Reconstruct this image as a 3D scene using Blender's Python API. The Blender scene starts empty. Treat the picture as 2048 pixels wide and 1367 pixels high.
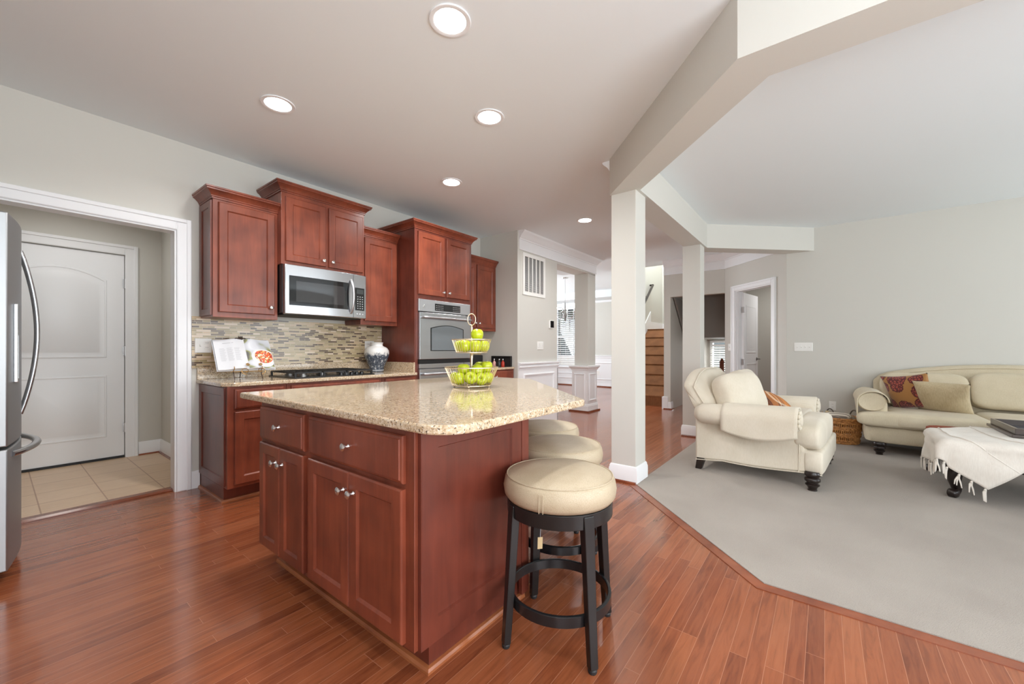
import bpy, bmesh, math, random
from mathutils import Vector, Matrix
PI = math.pi
RND = random.Random(7)
S = bpy.context.scene
C = S.collection

# ------------------------------------------------------------------ camera, world, light, exposure
cam_data = bpy.data.cameras.new('camera')
cam = bpy.data.objects.new('camera', cam_data); C.objects.link(cam)
cam_data.sensor_width = 36.0
cam_data.lens = 806.0/2048*36.0
cam_data.shift_y = (697.4-683.5)/2048
cam_data.clip_start = 0.02
cam.location = (0, 0, 1.15)
cam.rotation_euler = (PI/2, 0, math.radians(37.8)-PI/2)
S.camera = cam
S.view_settings.view_transform = 'Standard'
S.view_settings.look = 'None'
S.view_settings.gamma = 1.0
S.view_settings.use_curve_mapping = False
S.view_settings.exposure = -0.1
S.cycles.use_denoising = True
S.cycles.max_bounces = 10
S.cycles.diffuse_bounces = 6
S.cycles.glossy_bounces = 4
S.cycles.transparent_max_bounces = 12
S.cycles.sample_clamp_indirect = 6.0
S.cycles.caustics_reflective = False
S.cycles.caustics_refractive = False

world = bpy.data.worlds.new('world'); S.world = world; world.use_nodes = True
wn = world.node_tree.nodes; wl = world.node_tree.links
bg = wn['Background']
sky = wn.new('ShaderNodeTexSky'); sky.sky_type = 'HOSEK_WILKIE'; sky.turbidity = 3.0
sky.sun_direction = (0.5, -0.35, 0.75)
wl.new(sky.outputs[0], bg.inputs[0]); bg.inputs[1].default_value = 1.8

def area(name, loc, rot, sx, sy, power, col=(1, 1, 1), spread=PI, shape='RECTANGLE'):
    d = bpy.data.lights.new(name, 'AREA'); d.shape = shape; d.size = sx
    if shape == 'RECTANGLE': d.size_y = sy
    d.energy = power; d.color = col; d.spread = spread
    o = bpy.data.objects.new(name, d); C.objects.link(o); o.location = loc; o.rotation_euler = rot
    return o
DAY = (0.90, 0.96, 1.0)
UP = PI/2+math.radians(22)      # sky light and light thrown up by the bright ground outside
area('kitchen_window_daylight', (0.55, -3.12, 1.45), (UP, 0, 0), 2.3, 1.7, 178, DAY)
area('living_window_daylight', (4.65, -5.12, 1.45), (UP, 0, 0), 3.6, 2.1, 160, DAY)
area('kitchen_side_daylight', (-1.07, -1.2, 1.5), (UP, 0, -PI/2), 1.8, 1.6, 80, DAY)
area('dining_fill_light', (8.2, 7.93, 1.6), (-PI/2-math.radians(28), 0, 0), 2.2, 1.8, 230, DAY)  # added light out of view, aimed up to brighten the dining ceiling
area('stairwell_daylight', (9.6, 2.98, 5.2), (0, 0, 0), 1.6, 0.8, 125, DAY)
area('basement_window_daylight', (11.25, 2.03, .9), (PI/2, 0, PI/2), .5, 0.9, 14, DAY)
area('den_fill_light', (10.2, 1.85, 1.37), (0, 0, 0), .3, .3, 9, (1, .98, .95))  # added unseen light to lift the wall round the low window
area('mudroom_fill_light', (0.45, 5.1, 2.53), (0, 0, 0), 0.35, 0.35, 6, (1, .97, .93))  # added unseen light for the mudroom, no fixture
area('bath_fill_light', (8.6, 0.2, 2.5), (0, 0, 0), 0.5, 0.5, 14, (1, .98, .96))  # added unseen light for the room behind the open door

# ------------------------------------------------------------------ node helpers / materials
def new_mat(name):
    m = bpy.data.materials.new(name); m.use_nodes = True
    return m, m.node_tree.nodes, m.node_tree.links, m.node_tree.nodes['Principled BSDF']
def setp(b, **k):
    names = {'rough': 'Roughness', 'metal': 'Metallic', 'spec': 'Specular IOR Level', 'coat': 'Coat Weight',
             'coat_rough': 'Coat Roughness', 'sheen': 'Sheen Weight', 'trans': 'Transmission Weight', 'ior': 'IOR'}
    for a, v in k.items(): b.inputs[names[a]].default_value = v
def c4(c): return (c[0], c[1], c[2], 1)
def srgb(r, g, b):
    f = lambda v: (v/255/12.92) if v/255 <= .04045 else ((v/255+.055)/1.055)**2.4
    return (f(r), f(g), f(b))
def plain(name, col, **k):
    m, n, l, b = new_mat(name); b.inputs['Base Color'].default_value = c4(col); setp(b, **k); return m
def coords(n, l, scale=(1, 1, 1), rot=(0, 0, 0), kind='Object'):
    t = n.new('ShaderNodeTexCoord'); mp = n.new('ShaderNodeMapping')
    mp.inputs['Scale'].default_value = scale; mp.inputs['Rotation'].default_value = rot
    l.new(t.outputs[kind], mp.inputs[0]); return mp.outputs[0]
def noise(n, l, vec, scale, detail=3, rough=.5, dist=0):
    t = n.new('ShaderNodeTexNoise'); t.inputs['Scale'].default_value = scale; t.inputs['Detail'].default_value = detail
    t.inputs['Roughness'].default_value = rough; t.inputs['Distortion'].default_value = dist
    l.new(vec, t.inputs['Vector']); return t.outputs['Fac']
def ramp(n, l, fac, stops, const=False):
    r = n.new('ShaderNodeValToRGB'); e = r.color_ramp.elements
    if const: r.color_ramp.interpolation = 'CONSTANT'
    while len(e) < len(stops): e.new(.5)
    for x, (p, c) in zip(e, stops): x.position = p; x.color = c4(c)
    l.new(fac, r.inputs[0]); return r.outputs[0]
def mix(n, l, fac, a, b, mode='MIX'):
    m = n.new('ShaderNodeMix'); m.data_type = 'RGBA'; m.blend_type = mode
    for sock, v in ((m.inputs[0], fac), (m.inputs[6], a), (m.inputs[7], b)):
        if isinstance(v, (int, float)): sock.default_value = v
        elif isinstance(v, tuple): sock.default_value = c4(v)
        else: l.new(v, sock)
    return m.outputs[2]
def bump(n, l, b, h, strength=.3, dist=.002):
    t = n.new('ShaderNodeBump'); t.inputs['Strength'].default_value = strength; t.inputs['Distance'].default_value = dist
    l.new(h, t.inputs['Height']); l.new(t.outputs[0], b.inputs['Normal'])

def paint(name, col, rough=.6, bs=.05):
    m, n, l, b = new_mat(name); b.inputs['Base Color'].default_value = c4(col); setp(b, rough=rough, spec=.3)
    bump(n, l, b, noise(n, l, coords(n, l), 220, 2), bs, .001); return m
def wood(name, dark, mid, light, grain=(9, 9, .8), rough=.34, coat=.15):
    m, n, l, b = new_mat(name)
    v = coords(n, l, grain); f = noise(n, l, v, 3.2, 6, .6, .6)
    col = ramp(n, l, f, [(.28, dark), (.5, mid), (.75, light)])
    big = noise(n, l, coords(n, l), 4.5, 2)
    col = mix(n, l, .55, col, ramp(n, l, big, [(.3, dark), (.7, light)]))
    oi = n.new('ShaderNodeObjectInfo'); hv = n.new('ShaderNodeHueSaturation')
    mr = n.new('ShaderNodeMapRange'); mr.inputs[3].default_value = .88; mr.inputs[4].default_value = 1.12
    l.new(oi.outputs['Random'], mr.inputs[0]); l.new(mr.outputs[0], hv.inputs['Value']); l.new(col, hv.inputs['Color'])
    l.new(hv.outputs[0], b.inputs['Base Color']); setp(b, rough=rough, coat=coat, coat_rough=.15); return m
def fabric(name, a, c, scale=260, rough=.9, bs=.25):
    m, n, l, b = new_mat(name); v = coords(n, l)
    w = noise(n, l, coords(n, l, (1, 1, .15)), scale, 2); big = noise(n, l, v, 5, 2)
    col = mix(n, l, .5, ramp(n, l, w, [(.3, a), (.7, c)]), ramp(n, l, big, [(.35, a), (.65, c)]))
    l.new(col, b.inputs['Base Color']); setp(b, rough=rough, spec=.2, sheen=.15); bump(n, l, b, w, bs, .002); return m

M = {}
M['wall'] = paint('greige_wall_paint', srgb(209, 207, 200))
M['wall_shaded'] = paint('shaded_wall_paint', srgb(150, 145, 139))  # wall paint darkened: under-stair shadow put into the colour
M['ceiling'] = paint('ceiling_paint', srgb(235, 241, 244), .8)
M['trim'] = paint('white_trim_paint', srgb(240, 241, 243), .35, .01)
M['white_plastic'] = plain('white_plastic', srgb(240, 239, 235), rough=.35)
M['cherry'] = wood('cherry_cabinet_wood', srgb(92, 42, 29), srgb(122, 58, 40), srgb(148, 76, 52))
M['cherry_shaded'] = wood('cherry_shaded_wood', srgb(84, 39, 30), srgb(106, 50, 37), srgb(124, 60, 45))  # same cherry as the fronts, shade put into a darker colour
M['oak_shoe'] = wood('oak_shoe_moulding', srgb(120, 62, 34), srgb(160, 92, 54), srgb(180, 112, 70), (2, 2, 8))
M['steel'] = plain('brushed_stainless', (.52, .53, .55), rough=.27, metal=1)
M['steel_light'] = plain('satin_stainless', (.58, .59, .61), rough=.42, metal=1)
M['fridge_steel'] = plain('fridge_stainless', (.40, .41, .42), rough=.48, metal=1)
M['chrome'] = plain('polished_nickel', (.74, .74, .75), rough=.16, metal=1)
M['black_gloss'] = plain('black_glass', (.008, .008, .009), rough=.06, coat=.5)
M['black_enamel'] = plain('black_enamel', (.012, .012, .013), rough=.25)
M['black_matte'] = plain('black_matte', (.015, .015, .016), rough=.55)
M['grey_glass'] = plain('smoked_oven_glass', (.16, .18, .19), rough=.1)
M['dark_glass'] = plain('microwave_window_glass', (.03, .03, .032), rough=.04, coat=1)
M['black_paint'] = plain('black_lacquer', (.01, .009, .009), rough=.32)
M['espresso'] = plain('dark_espresso_wood', (.018, .011, .009), rough=.28)
M['gold_wire'] = plain('champagne_gold_wire', (.78, .66, .48), rough=.28, metal=1)
M['antique_gold'] = plain('antique_gold_iron', (.42, .25, .09), rough=.4, metal=.8)
M['dark_iron'] = plain('dark_iron', (.06, .035, .025), rough=.45, metal=.6)
M['nickel_dark'] = plain('aged_pewter', (.25, .24, .23), rough=.35, metal=1)
M['paper'] = plain('white_paper', srgb(206, 206, 209), rough=.6)
M['display'] = plain('grey_display', (.05, .055, .055), rough=.15)
M['legend'] = plain('printed_legend', (.45, .45, .45), rough=.5)
M['hinge'] = plain('satin_hinge', (.55, .55, .56), rough=.4, metal=1)
M['fabric_chair'] = fabric('cream_armchair_fabric', srgb(208, 198, 179), srgb(221, 212, 196))
M['fabric_sofa'] = fabric('beige_sofa_fabric', srgb(195, 182, 155), srgb(211, 199, 175))
M['fuzzy'] = fabric('fuzzy_beige_fabric', srgb(172, 154, 122), srgb(200, 184, 152), 120, .95, .9)
M['throw'] = fabric('white_throw_fabric', srgb(222, 214, 204), srgb(234, 228, 219), 150, .95, .5)
M['carpet_stair'] = fabric('brown_stair_carpet', srgb(108, 68, 40), srgb(138, 92, 58), 90, 1, .8)
M['leather'] = None
M['grey_roof'] = plain('grey_shingles', srgb(120, 122, 128), rough=.9)
M['siding'] = plain('pale_siding', srgb(205, 200, 190), rough=.8)
M['grass'] = plain('lawn', srgb(86, 110, 60), rough=.95)

def m_hardwood():
    m, n, l, b = new_mat('cherry_strip_flooring')
    v = coords(n, l)
    br = n.new('ShaderNodeTexBrick'); br.offset = .37; br.offset_frequency = 3; br.squash = 1.35; br.squash_frequency = 5
    for k, x in (('Scale', 1), ('Mortar Size', .0009), ('Mortar Smooth', .1), ('Bias', 0), ('Brick Width', .86), ('Row Height', .0572)):
        br.inputs[k].default_value = x
    br.inputs['Color1'].default_value = (0, 0, 0, 1); br.inputs['Color2'].default_value = (1, 1, 1, 1); br.inputs['Mortar'].default_value = (.5, .5, .5, 1)
    l.new(v, br.inputs['Vector'])
    tone = ramp(n, l, br.outputs['Color'], [(0, srgb(110, 56, 34)), (.3, srgb(136, 73, 45)), (.7, srgb(149, 84, 52)), (1, srgb(164, 99, 65))])
    # offset the grain per board
    add = n.new('ShaderNodeVectorMath'); add.operation = 'MULTIPLY_ADD'
    l.new(br.outputs['Color'], add.inputs[0]); add.inputs[1].default_value = (13.7, 7.1, 3.3)
    mp = n.new('ShaderNodeMapping'); mp.inputs['Scale'].default_value = (1.3, 16, 1); l.new(v, mp.inputs[0]); l.new(mp.outputs[0], add.inputs[2])
    g = noise(n, l, add.outputs[0], 3.0, 6, .62, .9)
    col = mix(n, l, .42, tone, ramp(n, l, g, [(.33, srgb(92, 44, 26)), (.5, srgb(142, 77, 47)), (.75, srgb(166, 98, 62))]))
    col = mix(n, l, br.outputs['Fac'], col, srgb(176, 118, 88))  # pale joints: glint of the board bevels put into the colour
    l.new(col, b.inputs['Base Color']); setp(b, rough=.2, spec=.5, coat=.35, coat_rough=.1)
    inv = n.new('ShaderNodeMath'); inv.operation = 'SUBTRACT'; inv.inputs[0].default_value = 1; l.new(br.outputs['Fac'], inv.inputs[1])
    bump(n, l, b, inv.outputs[0], .25, .0008); return m
M['hardwood'] = m_hardwood()
M['border_wood'] = wood('cherry_border_board', srgb(104, 50, 31), srgb(132, 69, 43), srgb(148, 82, 53), (3, 3, 3), .25, .3)
def m_tile():
    m, n, l, b = new_mat('beige_ceramic_floor_tile'); v = coords(n, l)
    mp = n.new('ShaderNodeMapping'); mp.inputs['Location'].default_value = (.123, .04, 0); l.new(v, mp.inputs[0])
    br = n.new('ShaderNodeTexBrick'); br.offset = 0; br.squash = 1
    for k, x in (('Scale', 1), ('Mortar Size', .004), ('Mortar Smooth', .1), ('Brick Width', .33), ('Row Height', .33)): br.inputs[k].default_value = x
    br.inputs['Color1'].default_value = c4(srgb(214, 184, 152)); br.inputs['Color2'].default_value = c4(srgb(224, 196, 166)); br.inputs['Mortar'].default_value = c4(srgb(150, 104, 76))
    l.new(mp.outputs[0], br.inputs['Vector'])
    st = noise(n, l, coords(n, l, (2, 14, 1)), 3, 4)
    l.new(mix(n, l, .35, br.outputs['Color'], ramp(n, l, st, [(.3, srgb(198, 164, 130)), (.7, srgb(228, 202, 174))])), b.inputs['Base Color']); setp(b, rough=.35)
    return m
M['tile'] = m_tile()
def m_carpet():
    m, n, l, b = new_mat('grey_cut_pile_carpet'); v = coords(n, l)
    f = noise(n, l, v, 260, 3, .7); big = noise(n, l, v, 2.2, 3)
    c1 = ramp(n, l, f, [(.3, srgb(146, 136, 126)), (.7, srgb(194, 183, 172))]); c2 = ramp(n, l, big, [(.35, srgb(158, 148, 138)), (.65, srgb(176, 167, 157))])
    l.new(mix(n, l, .5, c1, c2), b.inputs['Base Color']); setp(b, rough=1, spec=.05, sheen=.2); bump(n, l, b, f, .9, .006); return m
M['carpet'] = m_carpet()
def m_granite():
    m, n, l, b = new_mat('beige_speckled_granite'); v = coords(n, l)
    f1 = noise(n, l, v, 60, 5, .7); f2 = noise(n, l, v, 130, 3, .6); f3 = noise(n, l, v, 105, 2, .5)
    vo = n.new('ShaderNodeTexVoronoi'); vo.inputs['Scale'].default_value = 170; l.new(v, vo.inputs['Vector'])
    base = ramp(n, l, f1, [(.34, srgb(150, 118, 84)), (.46, srgb(196, 168, 132)), (.56, srgb(212, 192, 164)), (.7, srgb(228, 216, 198))])
    sp = ramp(n, l, vo.outputs['Color'], [(0, srgb(128, 98, 68)), (.3, srgb(196, 172, 140)), (.7, srgb(214, 198, 174)), (1, srgb(232, 222, 206))])
    col = mix(n, l, .5, base, sp)
    col = mix(n, l, ramp(n, l, f2, [(.36, (1, 1, 1)), (.42, (0, 0, 0))]), col, srgb(84, 64, 50))
    col = mix(n, l, ramp(n, l, f3, [(.62, (0, 0, 0)), (.67, (.8, .8, .8))]), col, srgb(236, 228, 214))
    l.new(col, b.inputs['Base Color']); setp(b, rough=.09, spec=.5, coat=.3, coat_rough=.04); return m
M['granite'] = m_granite()
def m_mosaic():
    m, n, l, b = new_mat('strip_glass_and_stone_mosaic')
    v = coords(n, l, (1, 1, 1), (-PI/2, 0, 0))     # rows run along x, stacked in z
    br = n.new('ShaderNodeTexBrick'); br.offset = .43; br.offset_frequency = 2; br.squash = .55; br.squash_frequency = 3
    for k, x in (('Scale', 1), ('Mortar Size', .0012), ('Mortar Smooth', 0), ('Brick Width', .098), ('Row Height', .0158)): br.inputs[k].default_value = x
    br.inputs['Color1'].default_value = (0, 0, 0, 1); br.inputs['Color2'].default_value = (1, 1, 1, 1); br.inputs['Mortar'].default_value = (.5, .5, .5, 1)
    l.new(v, br.inputs['Vector'])
    col = ramp(n, l, br.outputs['Color'], [(0, srgb(94, 72, 54)), (.17, srgb(184, 164, 128)), (.34, srgb(204, 178, 144)), (.46, srgb(166, 148, 110)), (.6, srgb(192, 171, 134)), (.74, srgb(220, 200, 176)), (.82, srgb(112, 90, 68)), (.94, srgb(178, 158, 120))], True)
    col = mix(n, l, br.outputs['Fac'], col, srgb(206, 194, 174))
    l.new(col, b.inputs['Base Color']); setp(b, rough=.18, spec=.5); return m
M['mosaic'] = m_mosaic()
def m_leather():
    m, n, l, b = new_mat('cream_embossed_leather'); v = coords(n, l, (1, 1, 1.6))
    vo = n.new('ShaderNodeTexVoronoi'); vo.feature = 'DISTANCE_TO_EDGE'; vo.inputs['Scale'].default_value = 130; l.new(v, vo.inputs['Vector'])
    e = ramp(n, l, vo.outputs['Distance'], [(.0, (0, 0, 0)), (.12, (1, 1, 1))]); big = noise(n, l, v, 9, 2)
    c1 = ramp(n, l, big, [(.3, srgb(180, 164, 138)), (.7, srgb(194, 179, 154))])
    l.new(mix(n, l, e, mix(n, l, .5, c1, srgb(166, 148, 120)), c1), b.inputs['Base Color']); setp(b, rough=.4, spec=.4); bump(n, l, b, e, .35, .001); return m
M['leather'] = m_leather()
def m_apple():
    m, n, l, b = new_mat('green_apple_skin'); v = coords(n, l)
    f = noise(n, l, v, 14, 3); s = noise(n, l, v, 170, 1)
    col = ramp(n, l, f, [(.3, srgb(152, 168, 12)), (.6, srgb(184, 194, 26)), (.8, srgb(204, 208, 56))])
    col = mix(n, l, ramp(n, l, s, [(.68, (0, 0, 0)), (.74, (.7, .7, .7))]), col, srgb(214, 228, 120))
    l.new(col, b.inputs['Base Color']); setp(b, rough=.22, coat=.3); return m
M['apple'] = m_apple()
def m_vase():
    m, n, l, b = new_mat('blue_and_white_reactive_glaze')
    t = n.new('ShaderNodeTexCoord'); sep = n.new('ShaderNodeSeparateXYZ'); l.new(t.outputs['Object'], sep.inputs[0])
    f = noise(n, l, coords(n, l, (1, 1, .7)), 26, 4, .6); f2 = noise(n, l, coords(n, l, (1, 1, .6)), 60, 3, .6)
    a = n.new('ShaderNodeMath'); a.operation = 'MULTIPLY_ADD'; a.inputs[1].default_value = .13; l.new(f, a.inputs[0]); l.new(sep.outputs[2], a.inputs[2])
    k = ramp(n, l, a.outputs[0], [(.25, (0, 0, 0)), (.27, (1, 1, 1))])
    blue = ramp(n, l, f2, [(.35, srgb(52, 60, 74)), (.56, srgb(84, 94, 108)), (.66, srgb(190, 194, 198))])
    l.new(mix(n, l, k, blue, srgb(222, 220, 216)), b.inputs['Base Color']); setp(b, rough=.25); return m
M['vase'] = m_vase()
def m_damask():
    m, n, l, b = new_mat('red_medallion_on_gold_fabric'); v = coords(n, l)
    vo = n.new('ShaderNodeTexVoronoi'); vo.inputs['Scale'].default_value = 6.0; vo.inputs['Randomness'].default_value = .55; l.new(v, vo.inputs['Vector'])
    w = noise(n, l, v, 40, 2); ad = n.new('ShaderNodeMath'); ad.operation = 'MULTIPLY_ADD'; ad.inputs[1].default_value = .14; l.new(w, ad.inputs[0]); l.new(vo.outputs['Distance'], ad.inputs[2])
    fine = n.new('ShaderNodeTexVoronoi'); fine.feature = 'DISTANCE_TO_EDGE'; fine.inputs['Scale'].default_value = 40; l.new(v, fine.inputs['Vector'])
    pat = ramp(n, l, fine.outputs['Distance'], [(.06, srgb(84, 20, 20)), (.12, srgb(84, 20, 20)), (.16, srgb(168, 84, 66)), (.3, srgb(150, 60, 48))])
    k = ramp(n, l, ad.outputs[0], [(.55, (0, 0, 0)), (.57, (1, 1, 1))]); k2 = ramp(n, l, ad.outputs[0], [(.60, (0, 0, 0)), (.61, (1, 1, 1))])
    l.new(mix(n, l, k2, mix(n, l, k, pat, srgb(84, 20, 20)), srgb(160, 112, 58)), b.inputs['Base Color']); setp(b, rough=.75, sheen=.3); return m
M['damask'] = m_damask()
def m_tapestry():
    m, n, l, b = new_mat('red_tapestry_fabric'); v = coords(n, l)
    f = noise(n, l, v, 26, 4, .65, 1.5)
    l.new(ramp(n, l, f, [(.36, srgb(104, 24, 22)), (.48, srgb(136, 46, 34)), (.55, srgb(158, 104, 58)), (.62, srgb(122, 32, 26))]), b.inputs['Base Color']); setp(b, rough=.85); return m
M['tapestry'] = m_tapestry()
def m_plaid():
    m, n, l, b = new_mat('orange_and_brown_plaid'); t = n.new('ShaderNodeTexCoord'); sep = n.new('ShaderNodeSeparateXYZ'); l.new(t.outputs['Object'], sep.inputs[0])
    def stripes(out, freq, stops):
        k = n.new('ShaderNodeMath'); k.operation = 'MULTIPLY'; k.inputs[1].default_value = freq; l.new(out, k.inputs[0])
        fr = n.new('ShaderNodeMath'); fr.operation = 'FRACT'; l.new(k.outputs[0], fr.inputs[0])
        return ramp(n, l, fr.outputs[0], stops, True)
    st = [(0, srgb(196, 124, 62)), (.34, srgb(60, 40, 34)), (.42, srgb(196, 124, 62)), (.52, srgb(228, 210, 184)), (.58, srgb(120, 72, 50)), (.86, srgb(40, 30, 30)), (.9, srgb(196, 124, 62))]
    l.new(mix(n, l, .5, stripes(sep.outputs[0], 7, st), stripes(sep.outputs[1], 7, st)), b.inputs['Base Color']); setp(b, rough=.85); return m
M['plaid'] = m_plaid()
def m_wicker():
    m, n, l, b = new_mat('honey_wicker'); f = noise(n, l, coords(n, l), 40, 4)
    l.new(ramp(n, l, f, [(.3, srgb(150, 96, 48)), (.6, srgb(198, 138, 76)), (.8, srgb(222, 170, 106))]), b.inputs['Base Color']); setp(b, rough=.5); return m
M['wicker'] = m_wicker()
def m_striped():
    m, n, l, b = new_mat('ticking_stripe_cloth'); t = n.new('ShaderNodeTexWave'); t.inputs['Scale'].default_value = 24; t.inputs['Distortion'].default_value = .3
    l.new(coords(n, l), t.inputs['Vector']); l.new(ramp(n, l, t.outputs['Fac'], [(.6, srgb(222, 214, 200)), (.75, srgb(140, 130, 120))]), b.inputs['Base Color']); setp(b, rough=.9); return m
M['striped'] = m_striped()
def m_page():
    m, n, l, b = new_mat('cookbook_photo_page'); v = coords(n, l)
    vo = n.new('ShaderNodeTexVoronoi'); vo.inputs['Scale'].default_value = 95; l.new(v, vo.inputs['Vector'])
    food = ramp(n, l, vo.outputs['Color'], [(0, srgb(120, 40, 20)), (.25, srgb(206, 70, 30)), (.45, srgb(224, 140, 60)), (.6, srgb(240, 220, 180)), (.75, srgb(170, 40, 30)), (.9, srgb(120, 130, 50))], True)
    l.new(food, b.inputs['Base Color']); setp(b, rough=.35); return m
M['food'] = m_page()
def m_photo():
    m, n, l, b = new_mat('blurred_cookbook_photo'); f = noise(n, l, coords(n, l), 9, 1)
    l.new(ramp(n, l, f, [(.36, srgb(70, 66, 58)), (.44, srgb(128, 128, 62)), (.5, srgb(176, 178, 182)), (.65, srgb(206, 207, 212))]), b.inputs['Base Color']); setp(b, rough=.4); return m
M['page_photo'] = m_photo()
def emissive(name, col, strength):
    m, n, l, b = new_mat(name); b.inputs['Base Color'].default_value = c4(col)
    b.inputs['Emission Color'].default_value = c4(col); b.inputs['Emission Strength'].default_value = strength; return m
M['lamp'] = emissive('lit_lamp_lens', (1, .98, .95), 14)
M['bulb'] = emissive('lit_candle_bulb', (1, .95, .88), 9)
def m_glass():
    m, n, l, b = new_mat('window_glass'); out = n['Material Output']
    tr = n.new('ShaderNodeBsdfTransparent'); gl = n.new('ShaderNodeBsdfGlossy'); gl.inputs['Roughness'].default_value = .02
    mx = n.new('ShaderNodeMixShader'); mx.inputs[0].default_value = .06
    l.new(tr.outputs[0], mx.inputs[1]); l.new(gl.outputs[0], mx.inputs[2]); l.new(mx.outputs[0], out.inputs[0]); return m
M['glass'] = m_glass()

# ------------------------------------------------------------------ mesh helpers
class MB:
    def __init__(s): s.v = []; s.f = []
    def add(s, vs, fs):
        o = len(s.v); s.v += [tuple(p) for p in vs]; s.f += [tuple(i+o for i in f) for f in fs]; return s
    def box(s, x0, x1, y0, y1, z0, z1):
        return s.add([(x0, y0, z0), (x1, y0, z0), (x1, y1, z0), (x0, y1, z0), (x0, y0, z1), (x1, y0, z1), (x1, y1, z1), (x0, y1, z1)],
                     [(0, 3, 2, 1), (4, 5, 6, 7), (0, 1, 5, 4), (1, 2, 6, 5), (2, 3, 7, 6), (3, 0, 4, 7)])
    def frame(s, O, U, V, N, loops):
        """rings of rectangles in the plane O + u*U + v*V, each (u0,u1,v0,v1,n); skinned, last one capped, first one capped at the back"""
        vs = []
        for u0, u1, v0, v1, n in loops:
            for u, v in ((u0, v0), (u1, v0), (u1, v1), (u0, v1)): vs.append(O+U*u+V*v+N*n)
        fs = [(3, 2, 1, 0)]
        for k in range(len(loops)-1):
            a = 4*k; b = a+4
            for i in range(4):
                j = (i+1) % 4; fs.append((a+i, a+j, b+j, b+i))
        e = 4*(len(loops)-1); fs.append((e, e+1, e+2, e+3))
        return s.add(vs, fs)
    def prism(s, poly, z0, z1):
        n = len(poly); vs = [(x, y, z0) for x, y in poly]+[(x, y, z1) for x, y in poly]
        fs = [tuple(range(n-1, -1, -1)), tuple(range(n, 2*n))]+[(i, (i+1) % n, n+(i+1) % n, n+i) for i in range(n)]
        return s.add(vs, fs)
    def extrude(s, poly3, d):
        n = len(poly3); d = Vector(d); vs = [Vector(p) for p in poly3]+[Vector(p)+d for p in poly3]
        fs = [tuple(range(n-1, -1, -1)), tuple(range(n, 2*n))]+[(i, (i+1) % n, n+(i+1) % n, n+i) for i in range(n)]
        return s.add(vs, fs)
    def tube(s, path, r, seg=8, closed=False, flat=1.0):
        P = [Vector(p) for p in path]; n = len(P); rr = r if isinstance(r, (list, tuple)) else [r]*n
        rings = []; up = None
        for i in range(n):
            a = P[(i-1) % n] if (closed or i > 0) else P[i]; b = P[(i+1) % n] if (closed or i < n-1) else P[i]
            t = (b-a).normalized()
            if up is None:
                up = Vector((0, 0, 1)) if abs(t.z) < .9 else Vector((1, 0, 0))
            x = t.cross(up)
            if x.length < 1e-4: x = t.cross(Vector((0, 1, 0)))
            x.normalize(); y = x.cross(t).normalized(); up = y
            rings.append([P[i]+(x*math.cos(2*PI*k/seg)+y*math.sin(2*PI*k/seg)*flat)*rr[i] for k in range(seg)])
        vs = [p for q in rings for p in q]; fs = []
        for i in range(n if closed else n-1):
            a = i*seg; b = ((i+1) % n)*seg
            for k in range(seg): fs.append((a+k, a+(k+1) % seg, b+(k+1) % seg, b+k))
        if not closed:
            fs.append(tuple(range(seg-1, -1, -1))); fs.append(tuple((n-1)*seg+k for k in range(seg)))
        return s.add(vs, fs)
    def lathe(s, prof, O=(0, 0, 0), axis=(0, 0, 1), seg=24, sx=1.0, ring=False):
        A = Vector(axis).normalized(); X = A.orthogonal().normalized()
        if abs(A.z) > .99: X = Vector((1, 0, 0))
        Y = A.cross(X); O = Vector(O); vs = []; fs = []
        for r, z in prof:
            r = max(r, 1e-5)
            for k in range(seg):
                t = 2*PI*k/seg; vs.append(O+A*z+X*(r*math.cos(t)*sx)+Y*(r*math.sin(t)))
        for i in range(len(prof)-1):
            a = i*seg; b = a+seg
            for k in range(seg): fs.append((a+k, a+(k+1) % seg, b+(k+1) % seg, b+k))
        e = (len(prof)-1)*seg
        if ring: fs += [(e+k, e+(k+1) % seg, (k+1) % seg, k) for k in range(seg)]
        else: fs.append(tuple(range(seg-1, -1, -1))); fs.append(tuple(e+k for k in range(seg)))
        return s.add(vs, fs)
    def sq(s, c, r, e1=.4, e2=.4, nu=20, nv=32, fn=None):
        """superquadric: soft box with half sizes r"""
        def p(w, m): return math.copysign(abs(w)**m, w)
        vs = []; fs = []
        for i in range(nu+1):
            a = -PI/2+PI*i/nu
            for j in range(nv):
                b = 2*PI*j/nv
                q = Vector((r[0]*p(math.cos(a), e1)*p(math.cos(b), e2), r[1]*p(math.cos(a), e1)*p(math.sin(b), e2), r[2]*p(math.sin(a), e1)))
                if fn: q = fn(q)
                vs.append(Vector(c)+q)
        for i in range(nu):
            for j in range(nv):
                a = i*nv+j; b = i*nv+(j+1) % nv; fs.append((a, b, b+nv, a+nv))
        return s.add(vs, fs)
    def grid(s, fn, nu, nv, closed_u=False):
        vs = [fn(i/nu, j/nv) for i in range(nu+1) for j in range(nv+1)]
        fs = [(i*(nv+1)+j, (i+1)*(nv+1)+j, (i+1)*(nv+1)+j+1, i*(nv+1)+j+1) for i in range(nu) for j in range(nv)]
        return s.add(vs, fs)
    def sweep(s, path, prof, side=1, closed=False):
        """profile (offset, z) swept along a plan path with mitred corners"""
        P = [Vector((p[0], p[1])) for p in path]; n = len(P); vs = []; fs = []; m = len(prof)
        def nrm(a, b):
            d = (b-a).normalized(); return Vector((-d.y, d.x))*side
        for i in range(n):
            n1 = nrm(P[i-1], P[i]) if (closed or i > 0) else None
            n2 = nrm(P[i], P[(i+1) % n]) if (closed or i < n-1) else None
            if n1 is None: q = n2
            elif n2 is None: q = n1
            else:
                q = (n1+n2); q = q/max(q.dot(n1), 1e-3)
            for o, z in prof: vs.append((P[i].x+q.x*o, P[i].y+q.y*o, z))
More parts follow.
